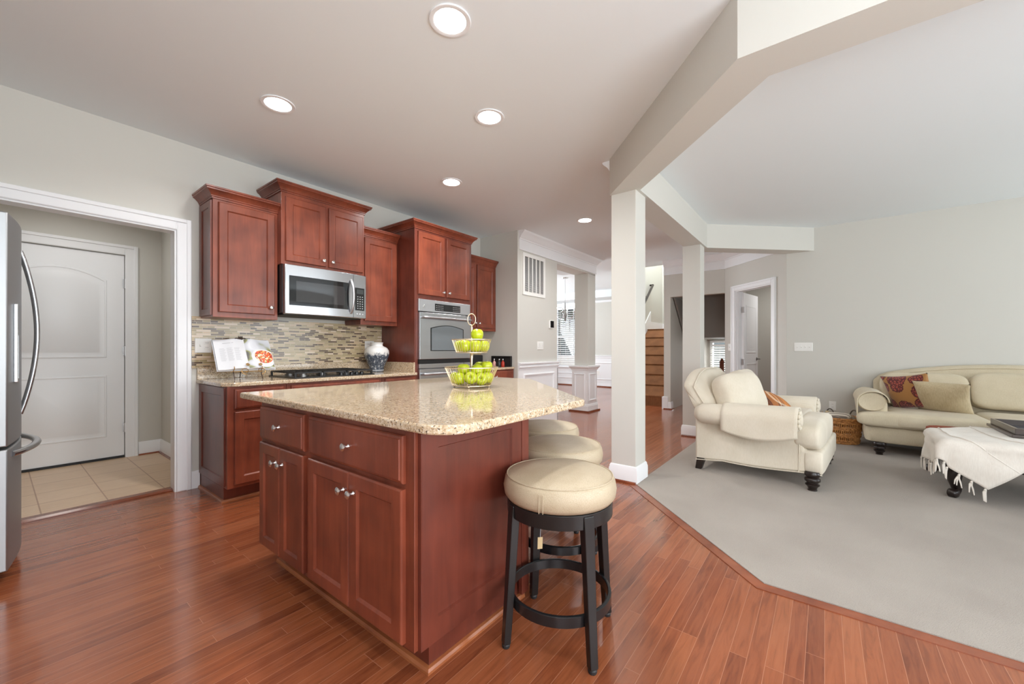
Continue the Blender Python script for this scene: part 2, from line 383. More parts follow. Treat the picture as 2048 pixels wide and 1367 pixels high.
        for i in range(n if closed else n-1):
            a = i*m; b = ((i+1) % n)*m
            for k in range(m): fs.append((a+k, a+(k+1) % m, b+(k+1) % m, b+k))
        if not closed: fs.append(tuple(range(m))); fs.append(tuple((n-1)*m+k for k in range(m-1, -1, -1)))
        return s.add(vs, fs)
    def xf(s, mat, start=0):
        s.v = s.v[:start]+[tuple(mat @ Vector(p)) for p in s.v[start:]]; return s

MW = {}
def obj(name, mb, mat, parent=None, bevel=0, smooth=None, sub=0, solid=0, label=None):
    me = bpy.data.meshes.new(name); me.from_pydata([tuple(p) for p in mb.v], [], mb.f); me.update()
    bm = bmesh.new(); bm.from_mesh(me); bmesh.ops.recalc_face_normals(bm, faces=bm.faces); bm.to_mesh(me); bm.free()
    o = bpy.data.objects.new(name, me); C.objects.link(o); me.materials.append(mat)
    if smooth is not None:
        for p in me.polygons: p.use_smooth = True
        me.set_sharp_from_angle(angle=math.radians(smooth))
    if solid:
        k = o.modifiers.new('solid', 'SOLIDIFY'); k.thickness = solid; k.offset = 0
    if bevel:
        k = o.modifiers.new('bevel', 'BEVEL'); k.width = bevel; k.segments = 2; k.limit_method = 'ANGLE'; k.angle_limit = math.radians(40)
    if sub:
        k = o.modifiers.new('sub', 'SUBSURF'); k.levels = sub; k.render_levels = sub
    if parent is not None:
        o.parent = parent; o.matrix_parent_inverse = MW.get(parent.name, Matrix()).inverted()
    if label: o['label'] = label
    return o
def thing(name, label, cat, loc=(0, 0, 0), rz=0, group=None):
    o = bpy.data.objects.new(name, None); C.objects.link(o); o.empty_display_size = .1
    o.location = loc; o.rotation_euler = (0, 0, rz); MW[o.name] = Matrix.Translation(loc) @ Matrix.Rotation(rz, 4, 'Z')
    return tag(o, label, cat, group)
def tag(o, label, cat, group=None):
    o['label'] = label; o['category'] = cat
    if group: o['group'] = group
    return o
def struct(name, mb, mat, bevel=0, smooth=None, parent=None):
    o = obj(name, mb, mat, parent, bevel, smooth)
    if parent is None: o['kind'] = 'structure'
    return o
def dup(root, loc, rz=None, label=None):
    r = root.copy(); C.objects.link(r); r.location = loc
    if rz is not None: r.rotation_euler = (0, 0, rz)
    if label: r['label'] = label
    for ch in list(root.children):
        c = ch.copy(); C.objects.link(c); c.parent = r
        for g in list(ch.children):
            d = g.copy(); C.objects.link(d); d.parent = c
    return r
V3 = Vector
X, Y, Z = V3((1, 0, 0)), V3((0, 1, 0)), V3((0, 0, 1))
def arc(cx, cy, r, a0, a1, n=8):
    return [(cx+r*math.cos(math.radians(a0+(a1-a0)*i/n)), cy+r*math.sin(math.radians(a0+(a1-a0)*i/n))) for i in range(n+1)]

# ------------------------------------------------------------------ the setting
ZC = 2.822
YW = 4.123
struct('floor', MB().box(-1.1, 11.5, -5.2, 8.1, -.1, 0), M['hardwood'])
carpet_poly = [(3.34, 1.262), (2.311, .234), (2.311, -5.1), (6.95, -5.1), (6.95, .25), (5.86, 1.262)]
struct('floor_carpet', MB().prism(carpet_poly, -.02, .008), M['carpet'])
struct('floor_border', MB().sweep([(3.34, 1.262), (2.311, .234), (2.311, -5.1)], [(0, -.02), (.06, -.02), (.06, .0035), (0, .0035)], side=-1), M['border_wood'])
struct('floor_tile', MB().box(-.6, 1.16, 4.245, 5.9, -.05, .006), M['tile'])
struct('trim_threshold', MB().extrude([(-.1, 4.17, .001), (-.1, 4.17, .008), (-.1, 4.19, .018), (-.1, 4.25, .018), (-.1, 4.27, .008), (-.1, 4.27, .001)], (1.0, 0, 0)), M['border_wood'])
c = MB()
c.box(-1.1, 8.2, -5.2, YW, ZC, ZC+.1); c.box(4.53, 8.2, YW, 8.1, ZC, ZC+.1); c.box(8.2, 11.5, 3.6, 8.1, ZC, ZC+.1); c.box(8.2, 11.5, -1, 2.32, ZC, ZC+.1)
c.box(-.7, 1.3, 4.24, 6.05, 2.55, 2.65); c.box(8.2, 11.4, 2.3, 3.65, 5.3, 5.4)
struct('ceiling', c, M['ceiling'])
# kitchen back wall with the mudroom opening
w = MB(); w.box(-1.1, -.1, YW, 4.243, 0, ZC); w.box(.908, 4.53, YW, 4.243, 0, ZC); w.box(-.1, .908, YW, 4.243, 2.108, ZC)
struct('wall_back', w, M['wall'])
w = MB(); w.box(-1.1, -.98, -2.1, -3.1, 0, ZC); w.box(-1.1, -.98, -.3, 4.123, 0, ZC); w.box(-1.1, -.98, -2.1, -.3, 0, .7); w.box(-1.1, -.98, -2.1, -.3, 2.3, ZC)
struct('wall_left', w, M['wall'])
w = MB(); w.box(-1.1, -.6, -3.1, -2.98, 0, ZC); w.box(1.7, 2.3, -3.1, -2.98, 0, ZC); w.box(-.6, 1.7, -3.1, -2.98, 0, .6); w.box(-.6, 1.7, -3.1, -2.98, 2.3, ZC)
w.box(2.18, 2.3, -5.1, -2.98, 0, ZC); w.box(2.18, 2.85, -5.1, -4.98, 0, ZC); w.box(6.45, 7.07, -5.1, -4.98, 0, ZC); w.box(2.85, 6.45, -5.1, -4.98, 2.5, ZC); w.box(2.85, 6.45, -5.1, -4.98, 0, .4)
struct('wall_front', w, M['wall'])
def sash(name, O, U, w_, h_, nx, ny):
    m = MB(); N = U.cross(Z)
    def bar(u0, u1, v0, v1, d=.05):
        m.frame(O-N*d/2, U, Z, N, [(u0, u1, v0, v1, 0), (u0, u1, v0, v1, d)])
    bar(0, .06, 0, h_); bar(w_-.06, w_, 0, h_); bar(.06, w_-.06, 0, .06); bar(.06, w_-.06, h_-.06, h_)
    for i in range(1, nx): bar(w_*i/nx-.02, w_*i/nx+.02, .06, h_-.06, .04)
    for i in range(1, ny): bar(.06, w_-.06, h_*i/ny-.02, h_*i/ny+.02, .035)
    return struct(name, m, M['trim'])
sash('window_3', V3((-.6, -3.04, .6)), X, 2.3, 1.7, 3, 2)
sash('window_4', V3((2.85, -5.04, .4)), X, 3.6, 2.1, 4, 2)
sash('window_5', V3((-1.04, -.3, .7)), -Y, 1.8, 1.6, 2, 2)
# wall between kitchen and dining room
w = MB(); w.box(4.53, 4.65, 3.415, 8.1, 0, ZC); w.box(4.65, 5.588, 3.415, 3.535, 0, ZC); w.box(5.588, 6.97, 3.415, 3.69, 2.53, ZC)
struct('wall_dining', w, M['wall'])
# dining room / foyer far walls
w = MB(); w.box(11.32, 11.44, 3.55, 6.02, 0, ZC); w.box(11.32, 11.44, 6.95, 8.1, 0, ZC); w.box(11.32, 11.44, 6.02, 6.95, 0, .6); w.box(11.32, 11.44, 6.02, 6.95, 2.5, ZC)
struct('wall_far', w, M['wall'])
w = MB(); w.box(4.53, 7.0, 8.0, 8.1, 0, ZC); w.box(9.4, 11.44, 8.0, 8.1, 0, ZC); w.box(7.0, 9.4, 8.0, 8.1, 0, .6); w.box(7.0, 9.4, 8.0, 8.1, 2.5, ZC)
struct('wall_foyer', w, M['wall'])
# tray ceiling drop around the dining room
w = MB(); w.box(4.65, 6.9, 3.69, 4.1, 2.6, ZC); w.box(4.65, 5.2, 4.1, 8, 2.6, ZC); w.box(10.6, 11.32, 4.2, 8, 2.62, ZC)
struct('ceiling_soffit', w, M['ceiling'])
# stairwell
w = MB(); w.box(8.2, 11.32, 3.5, 3.62, 0, 5.3); struct('wall_stair_left', w, M['wall'])
w = MB(); w.box(8.03, 11.32, 2.32, 2.44, 0, ZC); w.box(8.2, 11.32, 2.32, 2.44, ZC, 5.3); struct('wall_stair_right', w, M['wall'])
w = MB(); w.box(11.2, 11.32, 2.44, 3.5, 0, 5.3); w.box(8.1, 8.2, 2.3, 3.65, ZC+.1, 5.3); struct('wall_stair_back', w, M['wall'])
# hall wall with the wide opening, then the slanted wall with the open door
w = MB(); w.box(7.907, 8.03, 1.388, 2.317, 2.137, ZC); w.box(7.907, 8.03, 2.317, 2.44, 0, ZC); struct('wall_hall', w, M['wall'])
def diag(u, n=0, z=0):   # along the slanted wall from (6.95,.43); n = into the room beyond
    q = .70710678; return V3((6.95+u*q+n*q, .43+u*q-n*q, z))
def dbox(m, u0, u1, n0, n1, z0, z1):
    P = [diag(u0, n0), diag(u1, n0), diag(u1, n1), diag(u0, n1)]
    m.prism([(p.x, p.y) for p in P], z0, z1); return m
U_END = 1.353
D0, D1, DT = .275, 1.085, 2.13
w = MB(); dbox(w, 0, D0, 0, .12, 0, ZC); dbox(w, D1, U_END, 0, .12, 0, ZC); dbox(w, D0, D1, 0, .12, DT, ZC); struct('wall_slanted', w, M['wall'])
w = MB(); w.box(6.95, 7.07, -5.1, .43, 0, ZC); struct('wall_right', w, M['wall'])
w = MB(); w.box(9.3, 9.4, -1, 1.25, 0, ZC); w.box(7.07, 9.4, -1.1, -1, 0, ZC); w.box(8.03, 11.0, 1.25, 1.37, 0, ZC); struct('wall_bath', w, M['wall'])
# room beyond the wide opening, with the underside of the upper stair flight
w = MB(); w.box(11.0, 11.12, 1.37, 1.86, 0, 2.2); w.box(11.0, 11.12, 2.2, 2.32, 0, 2.2); w.box(11.0, 11.12, 1.86, 2.2, 1.33, 2.2); struct('wall_den', w, M['wall'])
w = MB().box(10.98, 11.06, 1.25, 2.35, -.02, .5); struct('wall_den_low', w, M['wall'])
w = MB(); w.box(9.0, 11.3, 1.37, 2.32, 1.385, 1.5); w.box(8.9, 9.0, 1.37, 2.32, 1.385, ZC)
struct('wall_under_stair', w, M['wall_shaded'])
w = MB(); w.extrude([(8.04, 2.3, 2.13), (8.9, 2.3, 2.13), (8.9, 2.3, 1.3)], (0, -.03, 0)); struct('trim_shadow_wedge', w, M['wall_shaded'])  # dark wedge shaped after the shadow of the sloped ceiling
# mudroom
w = MB(); w.box(1.155, 1.27, 4.243, 5.97, 0, 2.6); w.box(-.7, -.6, 4.243, 5.97, 0, 2.6)
struct('wall_mudroom_side', w, M['wall'])
w = MB(); w.box(-.7, -.06, 5.85, 5.97, 0, 2.6); w.box(.86, 1.27, 5.85, 5.97, 0, 2.6); w.box(-.06, .86, 5.85, 5.97, 2.14, 2.6)
struct('wall_mudroom_back', w, M['wall'])
# beams and columns round the living room
BZ = 2.505
b1 = [(3.34, 1.5), (2.134, .322), (2.134, -5.0), (2.364, -5.0), (2.364, .219), (3.387, 1.243), (3.6, 1.243), (3.6, 1.5)]
struct('beam_kitchen', MB().prism(b1, BZ, ZC+.02), M['wall'])
b2 = [(3.6, 1.243), (5.865, 1.243), (6.96, .105), (6.96, .44), (5.965, 1.478), (3.6, 1.478)]
struct('beam_hall', MB().prism(b2, BZ, ZC+.02), M['wall'])
struct('column', MB().box(3.352, 3.585, 1.268, 1.49, 0, BZ+.01), M['wall'], .004)
struct('column', MB().box(5.615, 5.83, 1.27, 1.49, 0, BZ+.01), M['wall'], .004)

BASE = [(0, 0), (.016, 0), (.016, .105), (.011, .118), (.011, .128), (.004, .142), (0, .142)]
def zsh(prof, dz): return [(o, z+dz) for o, z in prof]
SHOE = [(.0, 0), (.018, 0), (.017, .009), (.012, .018), (0, .02)]
def base(name, path, side, mat='trim', closed=False, dz=0): return struct(name, MB().sweep(path, zsh(BASE, dz), side, closed), M[mat], smooth=35)
base('baseboard_column', [(3.352, 1.268), (3.585, 1.268), (3.585, 1.49), (3.352, 1.49)], -1, closed=True, dz=.004)
base('baseboard_column', [(5.615, 1.27), (5.83, 1.27), (5.83, 1.49), (5.615, 1.49)], -1, closed=True, dz=.004)
struct('trim_shoe', MB().sweep([(3.34, 1.262), (3.34, 1.5)], SHOE, 1), M['border_wood'])
struct('trim_shoe', MB().sweep([(5.60, 1.262), (5.60, 1.5)], SHOE, 1), M['border_wood'])
base('baseboard_right', [(6.95, -5), (6.95, .43)], 1, dz=.006)
base('baseboard_slanted', [(6.95, .43), tuple(diag(D0-.09))[:2]], 1)
base('baseboard_back', [(.999, YW), (1.058, YW)], -1)
base('baseboard_mudroom', [(1.155, 4.3), (1.155, 5.85), (.965, 5.85)], 1, dz=.006)
struct('trim_shoe_mudroom', MB().sweep([(1.139, 4.3), (1.139, 5.834), (.965, 5.834)], SHOE, 1), M['border_wood'])
base('baseboard_far', [(11.32, 3.62), (11.32, 8)], 1)
struct('trim_shoe_far', MB().sweep([(11.304, 3.62), (11.304, 8)], [(0, 0), (.03, 0), (.03, .03), (0, .03)], 1), M['border_wood'])
base('baseboard_hall', [(7.907, 2.44), (7.907, 2.317), (8.03, 2.317)], -1)
struct('trim_shoe_hall', MB().sweep([(7.89, 2.44), (7.89, 2.3), (8.03, 2.3)], SHOE, -1), M['border_wood'])
struct('trim_stair_block', MB().box(7.88, 8.26, 2.36, 2.47, 0, .235), M['trim'], .004)
# crown moulding (drop, projection)
CR = [(0, ZC), (.10, ZC), (.10, ZC-.012), (.085, ZC-.03), (.055, ZC-.055), (.035, ZC-.09), (.02, ZC-.10), (.02, ZC-.112), (.012, ZC-.12), (.012, ZC-.25), (.018, ZC-.255), (.018, ZC-.265), (0, ZC-.265)]
def crown(name, path, side): return struct(name, MB().sweep(path, CR, side), M['trim'], smooth=40)
crown('trim_crown_dining', [(4.555, 3.46), (4.555, 3.415), (6.97, 3.415), (6.97, 3.69)][1:], -1)
crown('trim_crown_far', [(11.32, 3.62), (11.32, 6.0), (11.32, 8.0)], 1)
crown('trim_crown_hall', [(7.907, 2.44), (7.907, 1.387), tuple(diag(0.02))[:2]], -1)
crown('trim_crown_beam', [(3.36, 1.478), (5.965, 1.478)], 1)
# chair rail and wainscot panels on the dining wall and far wall
RAIL = [(0, .845), (.012, .845), (.012, .875), (.03, .885), (.03, .90), (.016, .915), (.04, .935), (.04, .952), (0, .958)]
struct('trim_chair_rail', MB().sweep([(4.545, 3.415), (5.588, 3.415), (5.588, 3.535)], RAIL, -1), M['trim'], smooth=40)
struct('trim_chair_rail_far', MB().sweep([(11.32, 3.62), (11.32, 8)], RAIL, 1), M['trim'], smooth=40)
def panel_mould(m, O, U, N, u0, u1, v0, v1, t=.03):
    for a, b, c_, d in ((u0, u1, v0, v0+t), (u0, u1, v1-t, v1), (u0, u0+t, v0+t, v1-t), (u1-t, u1, v0+t, v1-t)):
        m.frame(O, U, Z, N, [(a, b, c_, d, 0), (a, b, c_, d, .008), (a+.008, b-.008, c_+.008, d-.008, .016)])
m = MB(); m.box(4.545, 5.595, 3.405, 3.416, 0, .85); m.box(5.58, 5.598, 3.405, 3.535, 0, .85); panel_mould(m, V3((4.66, 3.405, 0)), X, -Y, 0, .82, .2, .79)
struct('trim_wainscot_dining', m, M['trim'])
m = MB(); m.box(11.305, 11.321, 3.62, 8, 0, .85)
for y0, y1 in ((3.8, 4.7), (4.85, 5.9), (6.05, 6.92), (7.1, 7.9)):
    panel_mould(m, V3((11.305, y1, 0)), -Y, -X, 0, y1-y0, .22, .40 if y0 > 6 and y0 < 7 else .74)
struct('trim_wainscot_far', m, M['trim'])
# dining opening pillar on its panelled pedestal
struct('column', MB().box(6.665, 6.965, 3.415, 3.69, .8, 2.54), M['wall'], .003)
m = MB(); m.box(6.62, 7.0, 3.40, 3.72, .0, .8)
m.sweep([(6.62, 3.4), (7.0, 3.4), (7.0, 3.72), (6.62, 3.72)], [(0, .76), (.01, .76), (.02, .79), (.045, .815), (.045, .84), (0, .845)], -1, True)
m.sweep([(6.62, 3.4), (7.0, 3.4), (7.0, 3.72), (6.62, 3.72)], zsh(BASE, 0), -1, True)
m.box(6.62, 7.0, 3.40, 3.72, .8, .845)
panel_mould(m, V3((6.62, 3.4, 0)), X, -Y, .06, .32, .2, .70, .025)
panel_mould(m, V3((6.62, 3.72, 0)), -Y, -X, .05, .27, .2, .70, .025)
struct('trim_pedestal', m, M['trim'])
struct('trim_shoe_pedestal', MB().sweep([(6.604, 3.384), (7.016, 3.384), (7.016, 3.736), (6.604, 3.736)], [(0, 0), (.03, 0), (.03, .025), (0, .025)], -1, True), M['border_wood'])
# casings
def casing(name, O, U, N, u0, u1, top, wd=.092, legs=(True, True)):
    m = MB()
    def strip(a, b, c_, d):
        m.frame(O, U, Z, N, [(a, b, c_, d, 0), (a, b, c_, d, .014), (a+.006, b-.006, c_+.006, d-.006, .018)])
    def ridge(a, b, c_, d): m.frame(O, U, Z, N, [(a, b, c_, d, .014), (a, b, c_, d, .024), (a+.005, b-.005, c_+.003, d-.003, .028)])
    strip(u1, u1+wd, 0, top+wd); strip(u0-wd, u0, 0, top+wd); strip(u0, u1, top, top+wd)
    ridge(u1+wd-.03, u1+wd, 0, top+wd); ridge(u0-wd, u0-wd+.03, 0, top+wd); ridge(u0-wd+.03, u1+wd-.03, top+wd-.03, top+wd)
    return struct(name, m, M['trim'])
casing('trim_opening_casing', V3((0, YW, 0)), X, -Y, -.1, .908, 2.108)
m = MB(); m.box(.896, .909, YW, 4.243, 0, 2.108); m.box(-.101, -.088, YW, 4.243, 0, 2.108); m.box(-.09, .897, YW, 4.243, 2.096, 2.109)
struct('trim_opening_jamb', m, M['trim'])
casing('trim_mudroom_door_casing', V3((0, 5.85, 0)), X, -Y, -.06, .86, 2.142, .1)
casing('trim_bath_door_casing', diag(0), V3((.70710678, .70710678, 0)), V3((-.70710678, .70710678, 0)), D0, D1, DT, .085)
m = MB(); dbox(m, D0-.002, D0+.014, 0, .13, 0, DT); dbox(m, D1-.014, D1+.002, 0, .13, 0, DT); dbox(m, D0, D1, 0, .13, DT-.014, DT+.002); dbox(m, D1-.03, D1-.01, .03, .07, 0, DT)
struct('trim_bath_door_jamb', m, M['trim'])

# mudroom door: arched top panel over a square panel
def arched(m, O, U, N, u0, u1, v0, v1, rise, depth=.007, bw=.03, n=14):
    def loop(ins, d):
        P = [O+U*(u0+ins)+Z*(v0+ins)+N*d, O+U*(u1-ins)+Z*(v0+ins)+N*d]
        for i in range(n+1):
            t = i/n; u = (u1-ins)+(u0-u1+2*ins)*t; P.append(O+U*u+Z*(v1-ins+rise*4*t*(1-t))+N*d)
        return P
    L = [loop(0, .0005), loop(.006, .007), loop(.016, .0075), loop(.02, .003), loop(.05, .002), loop(.058, .006)]
    k = len(L[0]); vs = [p for q in L for p in q]; fs = []
    for a in range(len(L)-1):
        for i in range(k): fs.append((a*k+i, a*k+(i+1) % k, (a+1)*k+(i+1) % k, (a+1)*k+i))
    fs.append(tuple((len(L)-1)*k+i for i in range(k))); m.add(vs, fs)
d1 = MB(); d1.box(-.055, .855, 5.862, 5.90, .012, 2.135)
O = V3((-.055, 5.862, 0)); arched(d1, O, X, -Y, .13, .78, 1.06, 1.86, .1); arched(d1, O, X, -Y, .13, .78, .24, .88, 0)
dr = struct('door_1', d1, M['trim'], smooth=30)
struct('door_sweep', MB().box(-.055, .855, 5.852, 5.9, .008, .03), M['black_matte'], parent=dr)
for z in (.32, 1.13, 1.84):
    h = MB(); h.lathe([(.008, -.05), (.008, .05)], (.859, 5.852, z), Z, 10); h.box(.845, .872, 5.852, 5.86, z-.045, z+.045); obj('hinge', h, M['hinge'], dr)
# open door leaf at the slanted wall
DL = diag(D1-.02, .10); ang = math.radians(-9)
du = V3((math.cos(ang), math.sin(ang), 0)); dn = V3((du.y, -du.x, 0))
m = MB(); m.frame(DL, du, Z, dn, [(0, .76, .012, 2.1, 0), (0, .76, .012, 2.1, .036)])
for v0, v1 in ((.25, .9), (1.08, 1.9)):
    m.frame(DL, du, Z, dn, [(.12, .64, v0, v1, .036), (.12, .64, v0, v1, .042), (.14, .62, v0+.02, v1-.02, .042), (.15, .61, v0+.03, v1-.03, .038)])
d2 = struct('door_2', m, M['trim'], .002)
for z in (1.81, .93, .25):
    h = MB(); q = DL+dn*.02+Z*z; h.frame(q-du*.004, dn, Z, -du, [(-.02, .018, -.05, .05, 0), (-.02, .018, -.05, .05, .003)])
    h.lathe([(.008, -.05), (.008, .05)], q-du*.006+dn*.02, Z, 8); obj('hinge', h, M['hinge'], d2)
h = MB(); q = DL+du*.69+Z*.97+dn*.036; h.lathe([(.03, 0), (.03, .006), (.012, .012), (.01, .05)], q, dn, 14); h.tube([q+dn*.05, q+dn*.05-du*.05, q+dn*.045-du*.11], .009, 8)
obj('lever_handle', h, M['nickel_dark'], d2)

# dining window and its blind
m = MB()
for a, b, c_, d in ((6.02, 6.07, .6, 2.5), (6.9, 6.95, .6, 2.5), (6.07, 6.9, .6, .66), (6.07, 6.9, 2.44, 2.5), (6.07, 6.9, 1.5, 1.56)): m.box(11.34, 11.40, a, b, c_, d)
m.box(11.24, 11.34, 5.95, 7.02, .56, .6)
for a, b, c_, d in ((5.93, 6.02, .56, 2.6), (6.95, 7.04, .56, 2.6), (6.02, 6.95, 2.5, 2.6)): m.box(11.296, 11.322, a, b, c_, d)
for y in (6.33, 6.62): m.box(11.36, 11.38, y-.008, y+.008, .66, 2.44)
wn1 = struct('window_1', m, M['trim'])
obj('pane', MB().box(11.369, 11.371, 6.07, 6.9, .66, 2.44), M['glass'], wn1)
sash('window_6', V3((7.0, 8.05, .6)), X, 2.4, 1.9, 3, 2)
def blind(name, label, x, y0, y1, z0, z1, step=.05, tilt=.35):
    t = thing(name, label, 'window blind', (x, (y0+y1)/2, z1))
    obj('headrail', MB().box(x-.025, x+.025, y0, y1, z1-.05, z1), M['trim'], t)
    s = MB(); z = z0+.04
    while z < z1-.06:
        s.extrude([(x-.024, y0, z-.024*tilt), (x+.024, y0, z+.024*tilt), (x+.024, y0, z+.003+.024*tilt), (x-.024, y0, z+.003-.024*tilt)], (0, y1-y0, 0)); z += step
    obj('slats', s, M['white_plastic'], t); obj('bottom_rail', MB().box(x-.022, x+.022, y0, y1, z0, z0+.025), M['white_plastic'], t)
    cd = MB()
    for f in (.15, .5, .85): cd.box(x-.027, x-.024, y0+(y1-y0)*f-.003, y0+(y1-y0)*f+.003, z0, z1-.03)
    obj('ladder_cord', cd, M['white_plastic'], t); return t
blind('window_blind', 'white slatted blind over the tall bright dining room window', 11.29, 6.09, 6.88, .64, 2.46, .064, .6)
# den window low under the stair
m = MB()
for a, b, c_, d in ((1.80, 1.86, .45, 1.36), (2.2, 2.26, .45, 1.36), (1.86, 2.2, 1.3, 1.36), (1.86, 2.2, .45, .5)): m.box(10.97, 11.0, a, b, c_, d)
wn2 = struct('window_2', m, M['trim'])
obj('pane', MB().box(11.03, 11.032, 1.86, 2.2, .5, 1.3), M['glass'], wn2)
blind('window_blind', 'small white blind seen low through the hall opening behind the armchair', 10.94, 1.82, 2.24, .47, 1.26, .055, .5)

# carpeted stairs
m = MB(); rise, run = .205, .25; P = [(8.24, 0)]
for k in range(8):
    x = 8.24+k*run; P += [(x, (k+1)*rise-.03), (x-.007, (k+1)*rise-.025), (x-.007, (k+1)*rise-.006), (x-.002, (k+1)*rise)]
P += [(11.2, 8*rise), (11.2, 0)]
m.extrude([(x, 2.441, z) for x, z in P], (0, 1.058, 0))
struct('stairs', m, M['carpet_stair'])
m = MB(); m.box(11.185, 11.2, 2.44, 3.5, 1.64, 1.83)
P = [(8.15, 0), (8.15, .38), (10.24, 2.1), (10.24, 1.64)]; m.extrude([(x, 3.5, z) for x, z in P], (0, -.018, 0)); m.box(10.24, 11.2, 3.482, 3.5, 1.6, 1.83)
struct('trim_stair_skirt', m, M['trim'])
t = thing('handrail', 'dark sloping handrail on the bright stairwell wall above the stairs', 'handrail', (9.8, 3.43, 2.3))
s_ = V3((9.0, 3.425, 1.74)); e = V3((10.22, 3.425, 2.76))
obj('rail', MB().tube([s_, e], .027, 10, flat=1.2), M['espresso'], t); obj('rail_return', MB().tube([e-V3((.02, 0, .02)), e+V3((0, .04, 0)), e+V3((0, .078, 0))], .024, 8), M['espresso'], t)
for f in (.3, .75):
    bk = MB(); q = s_.lerp(e, f); bk.tube([q, q+V3((0, .03, -.06)), q+V3((0, .076, -.06))], .008, 8); obj('bracket', bk, M['nickel_dark'], t)
t = thing('newel_post', 'reddish brown wooden post in the hall opening by the small window', 'post', (9.7, 1.78, 0))
pm = MB(); pm.box(9.66, 9.74, 1.72, 1.80, 0, .86); obj('post', pm, M['border_wood'], t, .004)
obj('cap', MB().lathe([(.05, .86), (.055, .88), (.03, .895), (.034, .91), (.02, .94), (0.001, .95)], (9.7, 1.76, 0), Z, 14), M['border_wood'], t)

# outdoors beyond the dining window
struct('ground_lawn', MB().box(11.6, 40, -10, 30, -.6, -.5), M['grass'])
t = thing('neighbour_house', 'neighbouring house with grey roof seen through the dining window blind', 'house', (22, 14, -.5))
obj('wall', MB().box(20, 28, 10, 17, -.5, 2.6), M['siding'], t)
obj('roof', MB().extrude([(19.6, 9.6, 2.6), (19.6, 17.4, 2.6), (19.6, 13.5, 5.4)], (9, 0, 0)), M['grey_roof'], t)
t = thing('garden_tree', 'leafy green tree outside the dining window above the roof', 'tree', (17, 10.3, -.5))
obj('trunk', MB().tube([(17, 10.3, -.5), (17.05, 10.3, 1.5), (17, 10.35, 3)], [.14, .1, .06], 8), M['espresso'], t)
lv = MB()
for i in range(60):
    a, b_ = RND.random()*6.28, RND.random(); lv.sq((17+math.cos(a)*b_*1.1, 10.3+math.sin(a)*b_*1.1, 3.2+RND.uniform(-.7, .9)), (.2, .2, .16), 1, 1, 4, 6)
obj('foliage', lv, plain('tree_leaves', srgb(78, 108, 52), rough=.8), t)

# ------------------------------------------------------------------ kitchen cabinets
def knob(parent, P, N, r=.016, mat='chrome'):
    return obj('knob', MB().lathe([(.009, 0), (.006, .004), (.0055, .014), (.009, .018), (r, .022), (r, .026), (r*.72, .030), (r*.45, .031), (.001, .0315)], P, N, 18), M[mat], parent, smooth=40)
def shaker(O, U, N, w_, h_, t=.021, fr=.058):
    m = MB()
    m.frame(O, U, Z, N, [(0, w_, 0, h_, 0), (0, w_, 0, h_, t-.006), (.003, w_-.003, .003, h_-.003, t-.002), (.006, w_-.006, .006, h_-.006, t),
                         (fr, w_-fr, fr, h_-fr, t), (fr+.004, w_-fr-.004, fr+.004, h_-fr-.004, t-.004), (fr+.009, w_-fr-.009, fr+.009, h_-fr-.009, t-.009)])
    return m
def slab(O, U, N, w_, h_, t=.021):
    return MB().frame(O, U, Z, N, [(0, w_, 0, h_, 0), (0, w_, 0, h_, t-.010), (.004, w_-.004, .004, h_-.004, t-.006), (.012, w_-.012, .012, h_-.012, t-.004), (.014, w_-.014, .014, h_-.014, t)])
def door(par, O, U, N, w_, h_, knob_uv=None, mat='cherry', fr=.058):
    d = obj('door', shaker(O, U, N, w_, h_, fr=fr), M[mat], par)
    if knob_uv: knob(d, O+U*knob_uv[0]+Z*knob_uv[1]+N*.021, N)
    return d
def drawer(par, O, U, N, w_, h_, mat='cherry', k=True):
    d = obj('drawer', slab(O, U, N, w_, h_), M[mat], par)
    if k: knob(d, O+U*(w_/2)+Z*(h_/2)+N*.021, N)
    return d
CC = [(0, 0), (.008, 0), (.008, .012), (.014, .016), (.014, .022), (.022, .034), (.04, .052), (.052, .058), (.052, .068), (.058, .072), (.058, .084), (0, .084)]
def ccrown(par, path, z, side): return obj('crown_moulding', MB().sweep(path, zsh(CC, z), side), M['cherry'], par, smooth=30)
WU = .0
G = 'cherry wall cabinets'
YB = YW-.002
# upper left cabinet
t = thing('wall_cabinet', 'leftmost cherry wall cabinet with single door, beside the doorway casing', 'cabinet', (1.30, 3.97, 1.405), group=G)
m = MB(); m.box(1.065, 1.542, 3.815, YB, 1.405, 2.345)
obj('body', m, M['cherry'], t, .002)
d = MB(); d.frame(V3((1.065, 4.10, 1.42)), -Y, Z, -X, [(0, .27, 0, .91, 0), (0, .27, 0, .91, .012), (.05, .22, .05, .86, .012), (.055, .215, .055, .855, .005)]); obj('side_panel', d, M['cherry_shaded'], t)
door(t, V3((1.10, 3.815, 1.445)), X, -Y, .415, .875, (.378, .06))
ccrown(t, [(1.065, YB), (1.065, 3.815), (1.542, 3.815)], 2.34, -1)
# cabinet above the microwave
t = thing('wall_cabinet', 'cherry two-door cabinet directly above the microwave', 'cabinet', (1.94, 3.93, 1.895), group=G)
obj('body', MB().box(1.542, 2.345, 3.745, YB, 1.895, 2.53), M['cherry'], t, .002)
door(t, V3((1.575, 3.745, 1.925)), X, -Y, .36, .565, (.332, .05)); door(t, V3((1.965, 3.745, 1.925)), X, -Y, .355, .565, (.03, .05))
ccrown(t, [(1.542, YB), (1.542, 3.745), (2.345, 3.745), (2.345, YB)], 2.525, -1)
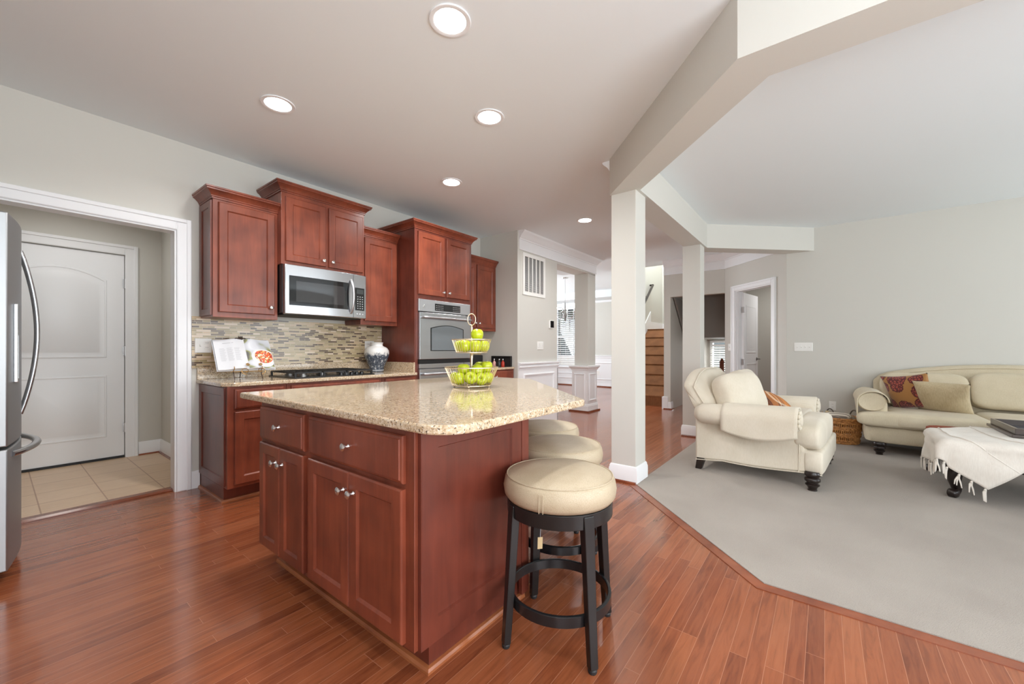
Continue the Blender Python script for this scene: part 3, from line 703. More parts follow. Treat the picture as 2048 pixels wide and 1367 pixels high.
# right upper cabinet
t = thing('wall_cabinet', 'cherry wall cabinet between microwave and tall oven cabinet', 'cabinet', (2.57, 3.97, 1.405), group=G)
obj('body', MB().box(2.347, 2.803, 3.815, YB, 1.405, 2.345), M['cherry'], t, .002)
door(t, V3((2.385, 3.815, 1.445)), X, -Y, .395, .875, None)
ccrown(t, [(2.347, 3.815), (2.803, 3.815)], 2.34, -1)
# far wall cabinet
t = thing('wall_cabinet', 'cherry two-door wall cabinet right of the oven, in the corner', 'cabinet', (4.1, 3.97, 1.405), group=G)
obj('body', MB().box(3.693, 4.527, 3.815, YB, 1.405, 2.345), M['cherry'], t, .002)
door(t, V3((3.715, 3.815, 1.445)), X, -Y, .375, .875, (.35, .06)); door(t, V3((4.115, 3.815, 1.445)), X, -Y, .375, .875, (.028, .06))
ccrown(t, [(3.693, 3.815), (4.527, 3.815)], 2.34, -1)
# tall oven cabinet
YO = 3.513
t = thing('oven_cabinet', 'tall cherry cabinet housing the stainless wall oven', 'cabinet', (3.25, 3.82, 0))
m = MB(); m.box(2.805, 2.825, YO, YB, .1, 2.47); m.box(3.671, 3.691, YO, YB, .1, 2.47); m.box(2.825, 3.671, 4.06, YB, .1, 2.47)
m.box(2.825, 3.671, YO, YB, 1.70, 2.47); m.box(2.825, 3.671, YO, YB, .1, .34); m.box(2.82, 3.67, YO+.07, YB, 0, .1)
m.box(2.825, 2.85, YO, YO+.02, .34, 1.70); m.box(3.646, 3.671, YO, YO+.02, .34, 1.7)
obj('body', m, M['cherry_shaded'], t, .0015)
door(t, V3((2.845, YO, 1.75)), X, -Y, .385, .69, (.357, .05)); door(t, V3((3.262, YO, 1.75)), X, -Y, .385, .69, (.028, .05))
ccrown(t, [(2.805, YB), (2.805, YO), (3.691, YO), (3.691, YB)], 2.465, -1)
drawer(t, V3((2.845, YO, .13)), X, -Y, .80, .19)
# base cabinets along the back wall
YF = 3.485
def shoe(par, path, side): return obj('shoe_moulding', MB().sweep(path, SHOE, side), M['oak_shoe'], par)
t = thing('base_cabinet', 'cherry base cabinet at left end of back counter, beside the doorway', 'cabinet', (1.25, 3.8, 0), group='cherry base cabinets')
obj('body', MB().box(1.062, 1.475, YF, YB, .11, .868), M['cherry'], t, .0015)
d = MB(); d.frame(V3((1.062, 4.11, .125)), -Y, Z, -X, [(0, .585, 0, .735, 0), (0, .585, 0, .735, .01), (.06, .525, .06, .675, .01), (.065, .52, .065, .67, .003)]); obj('end_panel', d, M['cherry_shaded'], t)
m = MB(); m.box(1.062, 1.475, YF+.075, YB, 0, .11); obj('toe_kick', m, M['cherry_shaded'], t)
shoe(t, [(1.062, YB), (1.062, YF+.075), (1.475, YF+.075)], -1)
drawer(t, V3((1.105, YF, .70)), X, -Y, .35, .15); door(t, V3((1.105, YF, .135)), X, -Y, .35, .545, (.32, .49))
t = thing('base_cabinet', 'wide cherry base cabinet under the black cooktop', 'cabinet', (1.95, 3.8, 0), group='cherry base cabinets')
obj('body', MB().box(1.477, 2.375, YF, YB, .11, .868), M['cherry'], t, .0015); obj('toe_kick', MB().box(1.477, 2.375, YF+.075, YB, 0, .11), M['cherry_shaded'], t)
drawer(t, V3((1.51, YF, .70)), X, -Y, .835, .15, k=False); door(t, V3((1.51, YF, .135)), X, -Y, .41, .545, (.38, .49)); door(t, V3((1.935, YF, .135)), X, -Y, .41, .545, (.03, .49))
t = thing('base_cabinet', 'cherry base cabinet below the vase, next to the oven cabinet', 'cabinet', (2.6, 3.8, 0), group='cherry base cabinets')
obj('body', MB().box(2.377, 2.803, YF, YB, .11, .868), M['cherry'], t, .0015); obj('toe_kick', MB().box(2.377, 2.803, YF+.075, YB, 0, .11), M['cherry_shaded'], t)
drawer(t, V3((2.41, YF, .70)), X, -Y, .37, .15); door(t, V3((2.41, YF, .135)), X, -Y, .37, .545, (.03, .49))
t = thing('base_cabinet', 'cherry base cabinet under the short corner counter by the oven', 'cabinet', (4.1, 3.8, 0), group='cherry base cabinets')
obj('body', MB().box(3.693, 4.527, YF, YB, .11, .868), M['cherry'], t, .0015); obj('toe_kick', MB().box(3.693, 4.527, YF+.075, YB, 0, .11), M['cherry_shaded'], t)
drawer(t, V3((3.72, YF, .70)), X, -Y, .78, .15); door(t, V3((3.72, YF, .135)), X, -Y, .385, .545, (.36, .49)); door(t, V3((4.115, YF, .135)), X, -Y, .385, .545, (.03, .49))
# countertops with splash
ZT = .898
poly = [(1.035, YB), (1.035, 3.53), (1.10, 3.462), (2.803, 3.462), (2.803, YB)]
t = thing('countertop', 'beige granite back countertop with low granite splash behind the cooktop', 'countertop', (1.9, 3.8, .868))
obj('slab', MB().prism(poly, .868, ZT), M['granite'], t, .006)
obj('splash', MB().box(1.038, 2.80, YB-.024, YB, ZT, ZT+.105), M['granite'], t, .003); obj('side_splash', MB().box(2.782, 2.803, 3.5, YB-.026, ZT, ZT+.105), M['granite'], t, .003)
t = thing('countertop', 'short granite countertop in the corner right of the oven', 'countertop', (4.1, 3.8, .868))
obj('slab', MB().box(3.693, 4.527, 3.462, YB, .868, ZT), M['granite'], t, .006); obj('splash', MB().box(3.693, 4.527, YB-.022, YB, ZT, ZT+.105), M['granite'], t, .003)
struct('trim_backsplash', MB().box(1.005, 2.803, YB-.01, YB+.002, .99, 1.42), M['mosaic'])
struct('trim_backsplash', MB().box(3.693, 4.527, YB-.01, YB+.002, .99, 1.42), M['mosaic'])

# ------------------------------------------------------------------ microwave, oven, cooktop
t = thing('microwave', 'stainless over-the-range microwave with curved handle and dark window', 'microwave', (1.95, 3.9, 1.455))
obj('case', MB().box(1.55, 2.34, 3.745, YB-.012, 1.47, 1.893), M['black_enamel'], t, .003)
MX0, MX1 = 1.553, 2.338
def mface(u):  # gently bowed front
    k = (u-MX0)/(MX1-MX0); return 3.742-.045-.022*math.sin(PI*k)
def bowed(m, u0, u1, z0, z1, off0, off1, n=14):
    vs = []
    for i in range(n+1):
        u = u0+(u1-u0)*i/n; yf = mface(u)-off1; yb = mface(u)-off0
        vs += [(u, yb, z0), (u, yf, z0), (u, yf, z1), (u, yb, z1)]
    fs = [(0, 1, 2, 3), tuple(4*n+k for k in (3, 2, 1, 0))]
    for i in range(n):
        for k in range(4): fs.append((4*i+k, 4*i+4+k, 4*i+4+(k+1) % 4, 4*i+(k+1) % 4))
    return m.add(vs, fs)
fr = obj('front', bowed(MB(), MX0, MX1, 1.457, 1.892, -.045, 0), M['steel'], t, .006, 50)
dz0, dz1 = 1.575, 1.80
obj('door_glass', bowed(MB(), MX0+.035, MX0+.585, 1.535, 1.795, 0, .003), M['black_gloss'], t, .002, 50)
obj('window', bowed(MB(), MX0+.09, MX0+.535, 1.57, 1.75, .003, .0045), M['dark_glass'], t, 0, 50)
obj('keypad', bowed(MB(), MX0+.655, MX0+.762, 1.535, 1.76, 0, .003, 4), M['black_gloss'], t, .002)
obj('display', bowed(MB(), MX0+.67, MX0+.748, 1.70, 1.745, .003, .0045, 3), M['display'], t)
kp = MB()
for i in range(3):
    for j in range(6): bowed(kp, MX0+.678+i*.027, MX0+.690+i*.027, 1.552+j*.023, 1.559+j*.023, .003, .004, 1)
obj('key_legends', kp, M['legend'], t)
bt = MB()
for i in range(3): bt.lathe([(.009, 0), (.009, .004), (.006, .006)], (MX0+.68+i*.032, mface(MX0+.7+i*.03), 1.497), -Y, 12)
obj('button', bt, M['steel_light'], t)
sm = MB(); bowed(sm, MX0+.636, MX0+.639, 1.46, 1.89, 0, .001, 1); obj('door_seam', sm, M['black_matte'], t)
obj('badge', MB().lathe([(.013, 0), (.013, .003), (.010, .004)], (MX0+.038, mface(MX0+.04), 1.505), -Y, 18), M['chrome'], t)
hp = []
for i in range(15):
    k = i/14; hp.append((MX0+.608, mface(MX0+.61)-.004-.05*math.sin(PI*k)**.7, 1.50+.33*k))
obj('handle', MB().tube(hp, .0125, 10, flat=.8), M['steel_light'], t, 0, 60)
obj('vent_bottom', MB().box(1.57, 2.32, 3.76, 4.08, 1.452, 1.472), M['black_matte'], t)

t = thing('wall_oven', 'stainless built-in double wall oven with towel bar handles', 'oven', (3.25, 3.75, .36))
YO2 = YO-.022
obj('case', MB().box(2.853, 3.643, YO+.0, 4.05, .35, 1.69), M['black_enamel'], t)
obj('control_panel', MB().box(2.845, 3.650, YO2, YO+.0, 1.565, 1.70), M['steel_light'], t, .004)
cp = MB().box(3.075, 3.475, YO2-.003, YO2, 1.585, 1.665); obj('control_display', cp, M['black_gloss'], t, .004)
for cols in (range(5), range(11, 16)):
    kl = MB()
    for r_ in range(3):
        for q in cols: kl.box(3.09+q*.024, 3.10+q*.024, YO2-.0045, YO2-.002, 1.597+r_*.021, 1.602+r_*.021)
    obj('control_legend', kl, M['legend'], t)
obj('badge', MB().lathe([(.013, 0), (.013, .003), (.010, .004)], (2.915, YO2, 1.625), -Y, 18), M['chrome'], t)
def oven_door(z0, z1, win=True):
    d = obj('door', MB().box(2.848, 3.648, YO2-.012, YO, z0, z1), M['steel'], t, .004)
    if win:
        P = [(3.015, z0+.10), (3.505, z0+.10)]+[(3.505-.49*i/12, z1-.175+.035*math.sin(PI*i/12)) for i in range(13)]
        o1 = MB().extrude([(3.26+(x-3.26)*1.06, YO2-.011, (z0+z1)/2+(z-(z0+z1)/2)*1.06+.001) for x, z in P], (0, -.0025, 0)); obj('window_frame', o1, M['black_enamel'], d)
        obj('window', MB().extrude([(x, YO2-.0135, z) for x, z in P], (0, -.002, 0)), M['grey_glass'], d)
    hp = [(2.885, YO2-.012, z1-.055), (2.885, YO2-.05, z1-.055)]+[(2.89+.72*i/10, YO2-.055-.012*math.sin(PI*i/10), z1-.055) for i in range(11)]+[(3.615, YO2-.05, z1-.055), (3.615, YO2-.012, z1-.055)]
    obj('handle', MB().tube(hp, .014, 10), M['steel_light'], d, 0, 60)
oven_door(1.035, 1.555); oven_door(.42, .93, False)
obj('vent_strip', MB().box(2.85, 3.646, YO2, YO, .985, 1.03), M['black_enamel'], t)
obj('trim_strip', MB().box(2.848, 3.648, YO2-.008, YO, .935, .985), M['steel'], t, .002)
obj('trim_strip', MB().box(2.848, 3.648, YO2-.004, YO, .36, .415), M['steel'], t, .002)

t = thing('cooktop', 'black gas cooktop with iron grates on the back counter', 'cooktop', (1.95, 3.79, ZT))
obj('glass_top', MB().box(1.56, 2.33, 3.535, 4.05, ZT, ZT+.010), M['black_enamel'], t, .003)
def grate(x0, x1, name='grate'):
    g = MB(); y0, y1, zt = 3.56, 4.03, ZT+.052
    for y in (y0, (y0+y1)/2, y1): g.box(x0, x1, y-.006, y+.006, zt-.012, zt)
    for x in (x0, x1): g.box(x-.006, x+.006, y0, y1, zt-.012, zt)
    for i in range(1, 4):
        x = x0+(x1-x0)*i/4; g.box(x-.005, x+.005, y0, y1, zt-.010, zt)
    for x in (x0, x1):
        for y in (y0, y1): g.box(x-.007, x+.007, y-.007, y+.007, ZT+.009, zt-.005)
    return obj(name, g, M['black_matte'], t)
grate(1.58, 1.80); grate(1.83, 2.03); grate(2.06, 2.31)
for x, y, r_ in ((1.69, 3.66, .045), (1.69, 3.92, .04), (1.93, 3.80, .05), (2.19, 3.66, .04), (2.19, 3.92, .045)):
    obj('burner', MB().lathe([(r_, ZT+.009), (r_, ZT+.02), (r_*.75, ZT+.022), (r_*.75, ZT+.033), (r_*.4, ZT+.036), (.001, ZT+.036)], (x, y, 0), Z, 18), M['nickel_dark'], t, 0, 40)
for i in range(5):
    obj('control_knob', MB().lathe([(.02, ZT+.009), (.019, ZT+.03), (.014, ZT+.034), (.001, ZT+.034)], (2.0+i*.0525, 3.575+(.0), 0), Z, 14), M['black_enamel'], t, 0, 40)

# ------------------------------------------------------------------ kitchen island
t = thing('kitchen_island', 'cherry kitchen island with drawers and four doors in front', 'island', (1.4, 1.7, 0))
XI = .881
body = [(XI, 1.105), (1.524, 1.105), (2.40, 1.981), (2.40, 2.375), (XI, 2.375)]
obj('body', MB().prism(body, .112, .872), M['cherry'], t, .0015)
tk = [(XI+.075, 1.118), (1.51, 1.118), (2.36, 1.965), (2.36, 2.34), (XI+.075, 2.34)]
obj('toe_kick', MB().prism(tk, 0, .113), M['cherry_shaded'], t)
shoe(t, [(2.36, 1.965), (1.51, 1.118), (XI+.075, 1.118), (XI+.075, 2.34)], 1)
m = MB(); m.frame(V3((.897, 1.105, .112)), X, Z, -Y, [(0, .575, 0, .752, 0), (0, .575, 0, .752, .016), (.003, .572, .003, .749, .019), (.075, .505, .085, .69, .019), (.08, .50, .09, .685, .010)])
obj('end_panel', m, M['cherry_shaded'], t)
obj('corner_stile', MB().box(1.478, 1.53, 1.088, 1.11, .03, .868), M['cherry_shaded'], t, .002)
NX = -X; U_ = -Y        # front face looks toward -X; u runs toward the camera
y1 = 2.35
drawer(t, V3((XI, 2.352, .682)), U_, NX, .482, .168); drawer(t, V3((XI, 1.822, .682)), U_, NX, .672, .168)
door(t, V3((XI, 2.352, .128)), U_, NX, .239, .535, (.205, .46), fr=.05); door(t, V3((XI, 2.110, .128)), U_, NX, .239, .535, (.035, .46), fr=.05)
door(t, V3((XI, 1.822, .128)), U_, NX, .334, .535, (.30, .46), fr=.055); door(t, V3((XI, 1.485, .128)), U_, NX, .335, .535, (.035, .46), fr=.055)
ct = [(.852, 2.60)]+[(p[0], p[1]) for p in arc(.852+.13, .918+.13, .13, 180, 270, 10)]+arc(1.745, .918+.045, .045, 270, 315, 4)+arc(2.70-.1, 1.858+.08, .1, -45, 0, 4)+[(2.70, 2.60)]
t = thing('countertop', 'large beige granite island top with rounded corner and angled overhang', 'countertop', (1.7, 1.7, .873))
obj('slab', MB().prism(ct, .8725, .905), M['granite'], t, .007)
ZI = .905

# ------------------------------------------------------------------ bar stools
def make_stool():
    t = thing('bar_stool', '', 'bar stool', group='backless bar stools at the island')
    R_ = .226
    prof = [(.19, .552), (.212, .556), (.224, .572), (.228, .60), (.222, .632), (.214, .644), (.208, .646), (.19, .652), (.13, .660), (.06, .664), (.001, .665)]
    s = obj('seat_cushion', MB().lathe(prof, (0, 0, 0), Z, 48), M['leather'], t, 0, 60)
    obj('piping', MB().tube([(.2135*math.cos(2*PI*k/48), .2135*math.sin(2*PI*k/48), .6455) for k in range(48)], .0026, 6, True), M['leather'], s)
    st = MB()
    for dx in (-.008, .008): st.tube([((.2285)*math.cos(a), (.2285)*math.sin(a), z) for a, z in [(-3.17+dx*4, .56+.0085*q) for q in range(9)]], .0016, 5)
    obj('seam_stitching', st, M['leather'], s)
    obj('apron_ring', MB().lathe([(.175, .552), (.212, .552), (.212, .498), (.196, .498), (.196, .545), (.175, .545)], (0, 0, 0), Z, 48, ring=True), M['black_paint'], t, .002, 40)
    obj('swivel_plate', MB().lathe([(.16, .556), (.16, .54), (.1, .535), (.001, .535)], (0, 0, 0), Z, 32), M['black_matte'], t, 0, 40)
    for k in range(4):
        a = PI/2*k+PI/4; d = V3((math.cos(a), math.sin(a), 0)); q = V3((-d.y, d.x, 0))
        m = MB(); vs = []
        for z, rc, hw, ht in ((.545, .198, .021, .017), (.50, .203, .021, .017), (.20, .222, .018, .015), (.016, .236, .016, .014)):
            for a_, b_ in ((-1, -1), (1, -1), (1, 1), (-1, 1)): vs.append(d*(rc+b_*ht)+q*(a_*hw)+Z*z)
        fs = [(3, 2, 1, 0), (12, 13, 14, 15)]
        for r_ in range(3):
            for i in range(4): fs.append((4*r_+i, 4*r_+(i+1) % 4, 4*r_+4+(i+1) % 4, 4*r_+4+i))
        m.add(vs, fs); lg = obj('leg', m, M['black_paint'], t, .003)
        obj('foot_glide', MB().lathe([(.014, 0), (.016, .004), (.016, .012), (.013, .018)], tuple(d*.236), Z, 14), M['black_matte'], lg)
    obj('foot_ring', MB().lathe([(.193, .148), (.207, .148), (.207, .186), (.203, .189), (.196, .189), (.193, .186)], (0, 0, 0), Z, 48, ring=True), M['black_enamel'], t, 0, 40)
    return t
st1 = make_stool()
st1['label'] = 'nearest round cream bar stool with black legs, a paper tag hanging beneath'
st1.location = (1.422, .858, 0); st1.rotation_euler = (0, 0, math.radians(16))
dup(st1, (1.862, 1.122, 0), .35, 'middle cream bar stool, half hidden behind the nearest stool')
dup(st1, (2.235, 1.463, 0), .8, 'farthest cream bar stool tucked under the island overhang')
tg = MB(); tg.box(-.011, .011, -.001, .001, -.085, -.035); tgo = obj('hang_tag', tg, plain('kraft_tag', srgb(222, 196, 150), rough=.7), st1)
stg = MB().tube([(0, 0, -.035), (.001, 0, .06), (0, 0, .165)], .0011, 5); sto = obj('tag_string', stg, M['paper'], tgo)
tgo.location = (.06, .10, .372); tgo.rotation_euler = (0, .03, -.95)

# ------------------------------------------------------------------ fruit stand and apples on the island
FX, FY = 1.895, 1.80
FC = V3((FX, FY, ZI))
t = thing('fruit_stand', 'two-tier gold wire fruit stand with ring handle on the island', 'fruit stand', (FX, FY, ZI))
def ring(r, z, wr=.0024, n=40): return MB().tube([(FX+r*math.cos(2*PI*k/n), FY+r*math.sin(2*PI*k/n), ZI+z) for k in range(n)], wr, 6, True)
def basket(name, rb, rt, z0, z1, nw):
    b = obj(name, ring(rt, z1, .0034), M['gold_wire'], t, 0, 60)
    obj('base_ring', ring(rb, z0, .003), M['gold_wire'], b, 0, 60)
    w_ = MB()
    for k in range(nw):
        a = 2*PI*k/nw; ca, sa = math.cos(a), math.sin(a)
        w_.tube([(FX+r*ca, FY+r*sa, ZI+z) for r, z in ((.012, z0), (rb*.6, z0-.001), (rb, z0), (rt, z1))], .0014, 5)
    obj('wires', w_, M['gold_wire'], b, 0, 60); obj('middle_ring', ring(rb*.5, z0, .002), M['gold_wire'], b)
basket('lower_basket', .122, .171, .014, .128, 44); basket('upper_basket', .098, .126, .222, .305, 36)
obj('stem', MB().lathe([(.012, .01), (.006, .02), (.006, .10), (.008, .18), (.011, .21), (.006, .216), (.0055, .24), (.008, .32), (.0085, .38), (.004, .40)], tuple(FC), Z, 14), M['gold_wire'], t, 0, 50)
vd = V3((.61, -.79, 0))
obj('ring_handle', MB().tube([FC+vd*(.026*math.cos(2*PI*k/24))+Z*(.435+.037*math.sin(2*PI*k/24)) for k in range(24)], .0035, 8, True), M['gold_wire'], t, 0, 60)
for k in range(4):
    a = PI/2*k+.6; obj('ball_foot', MB().sq((FX+.11*math.cos(a), FY+.11*math.sin(a), ZI+.0065), (.0075, .0075, .0065), 1, 1, 8, 12), M['gold_wire'], t, 0, 60)
def make_apple():
    t = thing('apple', '', 'apple', group='green apples in the fruit stand')
    prof = [(.001, -.024), (.007, -.029), (.016, -.034), (.027, -.031), (.036, -.018), (.0405, .0), (.0405, .012), (.036, .026), (.027, .034), (.016, .0355), (.008, .031), (.002, .022)]
    obj('flesh', MB().lathe(prof, (0, 0, 0), Z, 24), M['apple'], t, 0, 80)
    obj('stem', MB().tube([(0, 0, .022), (.001, .001, .034), (.004, .002, .046)], [.0012, .0013, .002], 6), M['espresso'], t)
    return t
ap0 = make_apple(); first = True
RV = V3((.613, -.790, 0)); FV = V3((.790, .613, 0))
# right, toward camera (+) / away (-), height, tilt toward camera, label
APPLES = [(-.098, .015, .058, .2, 'green apple at far left of the lower basket'),
 (-.072, .062, .056, .3, 'green apple at lower left front, beside the far left one'),
 (.004, .082, .064, 1.5, 'green apple front centre of lower basket, blossom end facing out'),
 (.066, .062, .056, 1.45, 'green apple lower right front with blossom end facing out'),
 (.100, .000, .058, .2, 'green apple at far right of the lower basket, low'),
 (.055, -.075, .057, .1, 'green apple at back right bottom of the lower basket'),
 (-.045, -.085, .057, .1, 'green apple at back left bottom of the lower basket'),
 (-.050, .008, .112, .1, 'green apple on top at left of the lower basket'),
 (.038, .022, .106, .6, 'green apple on top right of the stem, in the lower basket'),
 (.052, -.056, .123, .2, 'green apple highest at the back of the lower basket'),
 (.094, -.02, .128, -.1, 'pale green apple on top at right rim of the lower basket'),
 (-.074, -.01, .262, .1, 'green apple at far left of the upper basket'),
 (-.038, .046, .262, .2, 'green apple at front left of the upper basket'),
 (.030, .050, .262, .1, 'green apple at front right of the upper basket'),
 (.076, -.005, .262, .1, 'green apple at far right of the upper basket'),
 (.036, .000, .335, .15, 'single green apple topping the upper basket beside the stem')]
for i, (r_, f_, h_, tl, lab) in enumerate(APPLES):
    a = ap0 if i == 0 else dup(ap0, (0, 0, 0))
    a.location = FC+RV*r_-FV*f_+Z*h_; a['label'] = lab
    q = Matrix.Rotation(-tl if tl < 1 else PI-tl*.0-1.75, 4, RV).to_euler(); a.rotation_euler = q

# ------------------------------------------------------------------ things on the back counter
t = thing('vase', 'rounded ceramic vase with white top and blue-grey bottom', 'vase', (2.615, 3.93, ZT))
vp = [(.062, 0), (.072, .004), (.074, .02), (.078, .05), (.1, .10), (.125, .155), (.134, .20), (.130, .235), (.112, .262), (.085, .276), (.068, .284), (.064, .30), (.068, .318), (.074, .325), (.066, .325), (.058, .30), (.06, .28)]
vo = MB().lathe(vp, (0, 0, 0), Z, 40); vb = bpy.data.objects; k = obj('body', vo, M['vase'], None, 0, 60); k.parent = t
obj('foot_ring', MB().lathe([(.063, ZT+.0), (.066, ZT), (.0765, ZT+.018), (.0765, ZT+.024), (.07, ZT+.024)], (2.615, 3.93, 0), Z, 36, ring=True), plain('pale_grey_glaze', srgb(170, 176, 184), rough=.3), t, 0, 60)

# cookbook on a scrolled stand
CBX, CBY = 1.295, 3.775
CB = Matrix.Translation((CBX, CBY, ZT+.078)) @ Matrix.Rotation(math.radians(-3), 4, 'Z') @ Matrix.Rotation(math.radians(-35), 4, 'X')
# local: x right, z up the page, -y toward the viewer
def page_y(u): return -.012-.020*math.exp(-((abs(u)-.06)/.06)**2)+.0*u
t = thing('cookbook', 'open cookbook showing a plated food photo, propped on a stand', 'book', (CBX, CBY, ZT+.045))
PW, PH = .205, .295
def pagefn(s, lift, w0=0.0, w1=1.0, v0=0.0, v1=1.0):
    return lambda a, b: CB @ V3((s*PW*(w0+(w1-w0)*a), page_y(s*PW*(w0+(w1-w0)*a))-lift, PH*(v0+(v1-v0)*b)))
cv = MB(); cv.box(-PW-.006, PW+.006, 0, .004, -.005, PH+.005); cv.xf(CB); obj('cover', cv, plain('book_cover', srgb(196, 198, 204), rough=.4), t)
def block(s):
    m = MB(); n = 12; vs = []
    for i in range(n+1):
        u = s*PW*i/n; vs += [CB @ V3((u, 0, 0)), CB @ V3((u, page_y(u), 0)), CB @ V3((u, page_y(u), PH)), CB @ V3((u, 0, PH))]
    fs = [(0, 1, 2, 3), tuple(4*n+k for k in (3, 2, 1, 0))]
    for i in range(n):
        for k in range(4): fs.append((4*i+k, 4*i+4+k, 4*i+4+(k+1) % 4, 4*i+(k+1) % 4))
    return m.add(vs, fs)
pl = obj('left_pages', block(-1), M['paper'], t, 0, 40); prr = obj('right_pages', block(1), M['paper'], t, 0, 40)
tx = MB()
for c_ in range(3):
    for r_ in range(13):
        x = -.172+c_*.05; tx.grid(pagefn(-1, .0006, -(x)/PW, -(x+.032+.008*((r_*7+c_) % 3)/2)/PW, .28+.034*r_, .288+.034*r_), 2, 1)
tx.grid(pagefn(-1, .0006, .35, .7, .86, .875), 2, 1)
obj('printed_text', tx, plain('pale_print', srgb(160, 160, 163), rough=.6), pl)
ph = MB(); ph.grid(pagefn(1, .0004, .05, .995, .01, .995), 14, 3); obj('photo_page', ph, M['page_photo'], prr)
def disc(cu, cv_, r_, lift, sx=1.):
    def f(a, b):
        u = cu+r_*a*sx*math.cos(2*PI*b); v = cv_+r_*a*math.sin(2*PI*b); u = min(max(u, .012), PW-.002)
        return CB @ V3((u, page_y(u)-lift, min(max(v, .004), PH-.002)))
    return MB().grid(f, 8, 32)
obj('plate_photo', disc(.135, .105, .092, .0009), plain('photo_plate', srgb(214, 212, 210), rough=.4), prr); obj('food_photo', disc(.138, .118, .066, .0015, 1.1), M['food'], prr)
t = thing('cookbook_stand', 'gold and brown scrolled iron stand holding the open cookbook', 'cookbook stand', (CBX, CBY+.02, ZT))
def cb(p): return CB @ V3(p)
m = MB()
def scroll(cx, cz, r0, turns, sgn, y=-.036):
    return [cb((cx+sgn*r0*(1-.75*k/26)*math.cos(turns*2*PI*k/26-PI/2), y, cz+r0*(1-.75*k/26)*math.sin(turns*2*PI*k/26-PI/2))) for k in range(27)]
for sx in (-1, 1): m.tube(scroll(sx*.055+.03, -.03, .036, 1.1, sx), .0028, 6)
m.tube([cb((-.12, .010, -.006)), cb((.12, .010, -.006))], .003, 6)
for sx in (-.1, .1): m.tube([cb((sx, .012, -.006)), cb((sx, -.036, -.006)), cb((sx, -.038, .012))], .003, 6)
obj('front_scrolls', m, M['antique_gold'], t, 0, 60)
for sx in (-.06, .11):
    m = MB()
    for k in range(5): 
        a = 2*PI*k/5; m.sq(cb((sx*.55+.03+.009*math.cos(a), -.041, .028+.009*math.sin(a))), (.006, .004, .006), 1, 1, 5, 8)
    obj('flower', m, M['antique_gold'], t, 0, 60)
m = MB(); zf = ZT+.003
def gp(x, y): q = CB @ V3((x, 0, 0)); return V3((q.x, q.y+y, zf))
m.tube([cb((-.1, .010, -.006)), gp(-.1, -.03)], .0035, 6); m.tube([cb((.1, .010, -.006)), gp(.1, -.03)], .0035, 6)
m.tube([cb((0, .010, .2)), gp(0, .17)], .0035, 6); m.tube([cb((-.1, .010, -.006)), cb((-.02, .010, PH+.01))], .003, 6); m.tube([cb((.1, .010, -.006)), cb((.02, .010, PH+.01))], .003, 6)
obj('easel_frame', m, M['dark_iron'], t, 0, 60)
m = MB()
for sx in (-1, 1): m.tube([cb((sx*(.004+.05*math.sin(PI*k/12)), .008, PH+.004+.036*math.sin(PI*k/12)-.012*k/12)) if False else cb((sx*.055*k/12, .008, PH+.006+.03*math.sin(PI*k/12))) for k in range(13)], .004, 6)
for sx, dx in ((-.35, -.012), (0, 0), (.35, .012)): m.sq(cb((dx, .006, PH+.03)), (.007, .004, .022), 1, 1, 6, 8)
obj('top_finial', m, M['dark_iron'], t, 0, 60)

# black tray, box and small bottles on the corner counter
t = thing('serving_tray', 'black tray standing upright against the side wall behind small bottles', 'tray', (4.50, 3.68, ZT))
m = MB(); m.box(4.505, 4.520, 3.505, 3.865, ZT, ZT+.15); obj('panel', m, M['black_matte'], t, .003)
m = MB(); m.box(4.485, 4.506, 3.505, 3.52, ZT, ZT+.15); m.box(4.485, 4.506, 3.85, 3.865, ZT, ZT+.15); m.box(4.485, 4.506, 3.52, 3.85, ZT+.135, ZT+.15); obj('rim', m, M['black_paint'], t, .002)
t = thing('toaster', 'low black box-shaped appliance at the back of the corner counter', 'toaster', (4.2, 3.99, ZT))
obj('case', MB().box(4.14, 4.38, 3.93, 4.07, ZT+.008, ZT+.165), M['black_matte'], t, .012); obj('slot', MB().box(4.17, 4.35, 3.985, 4.005, ZT+.163, ZT+.167), M['nickel_dark'], t)
obj('base', MB().box(4.15, 4.37, 3.94, 4.06, ZT, ZT+.01), M['black_enamel'], t)
for (x, y, col, lab) in ((4.36, 3.70, srgb(214, 160, 150), 'small pink bottle, leftmost on the corner counter'), (4.38, 3.625, srgb(60, 62, 64), 'small dark bottle between the pink and red bottles'), (4.40, 3.575, srgb(176, 52, 36), 'small red bottle, rightmost on the corner counter')):
    t = thing('bottle', lab, 'bottle', (x, y, ZT), group='small bottles on the corner counter')
    obj('body', MB().lathe([(.021, 0), (.024, .004), (.024, .06), (.018, .072), (.009, .08), (.008, .095)], (x, y, ZT), Z, 18), plain('bottle_'+lab.split()[1], col, rough=.2), t, 0, 60)
    obj('cap', MB().lathe([(.009, .092), (.010, .094), (.010, .112), (.008, .115), (.001, .115)], (x, y, ZT), Z, 14), M['chrome'], t, 0, 40)

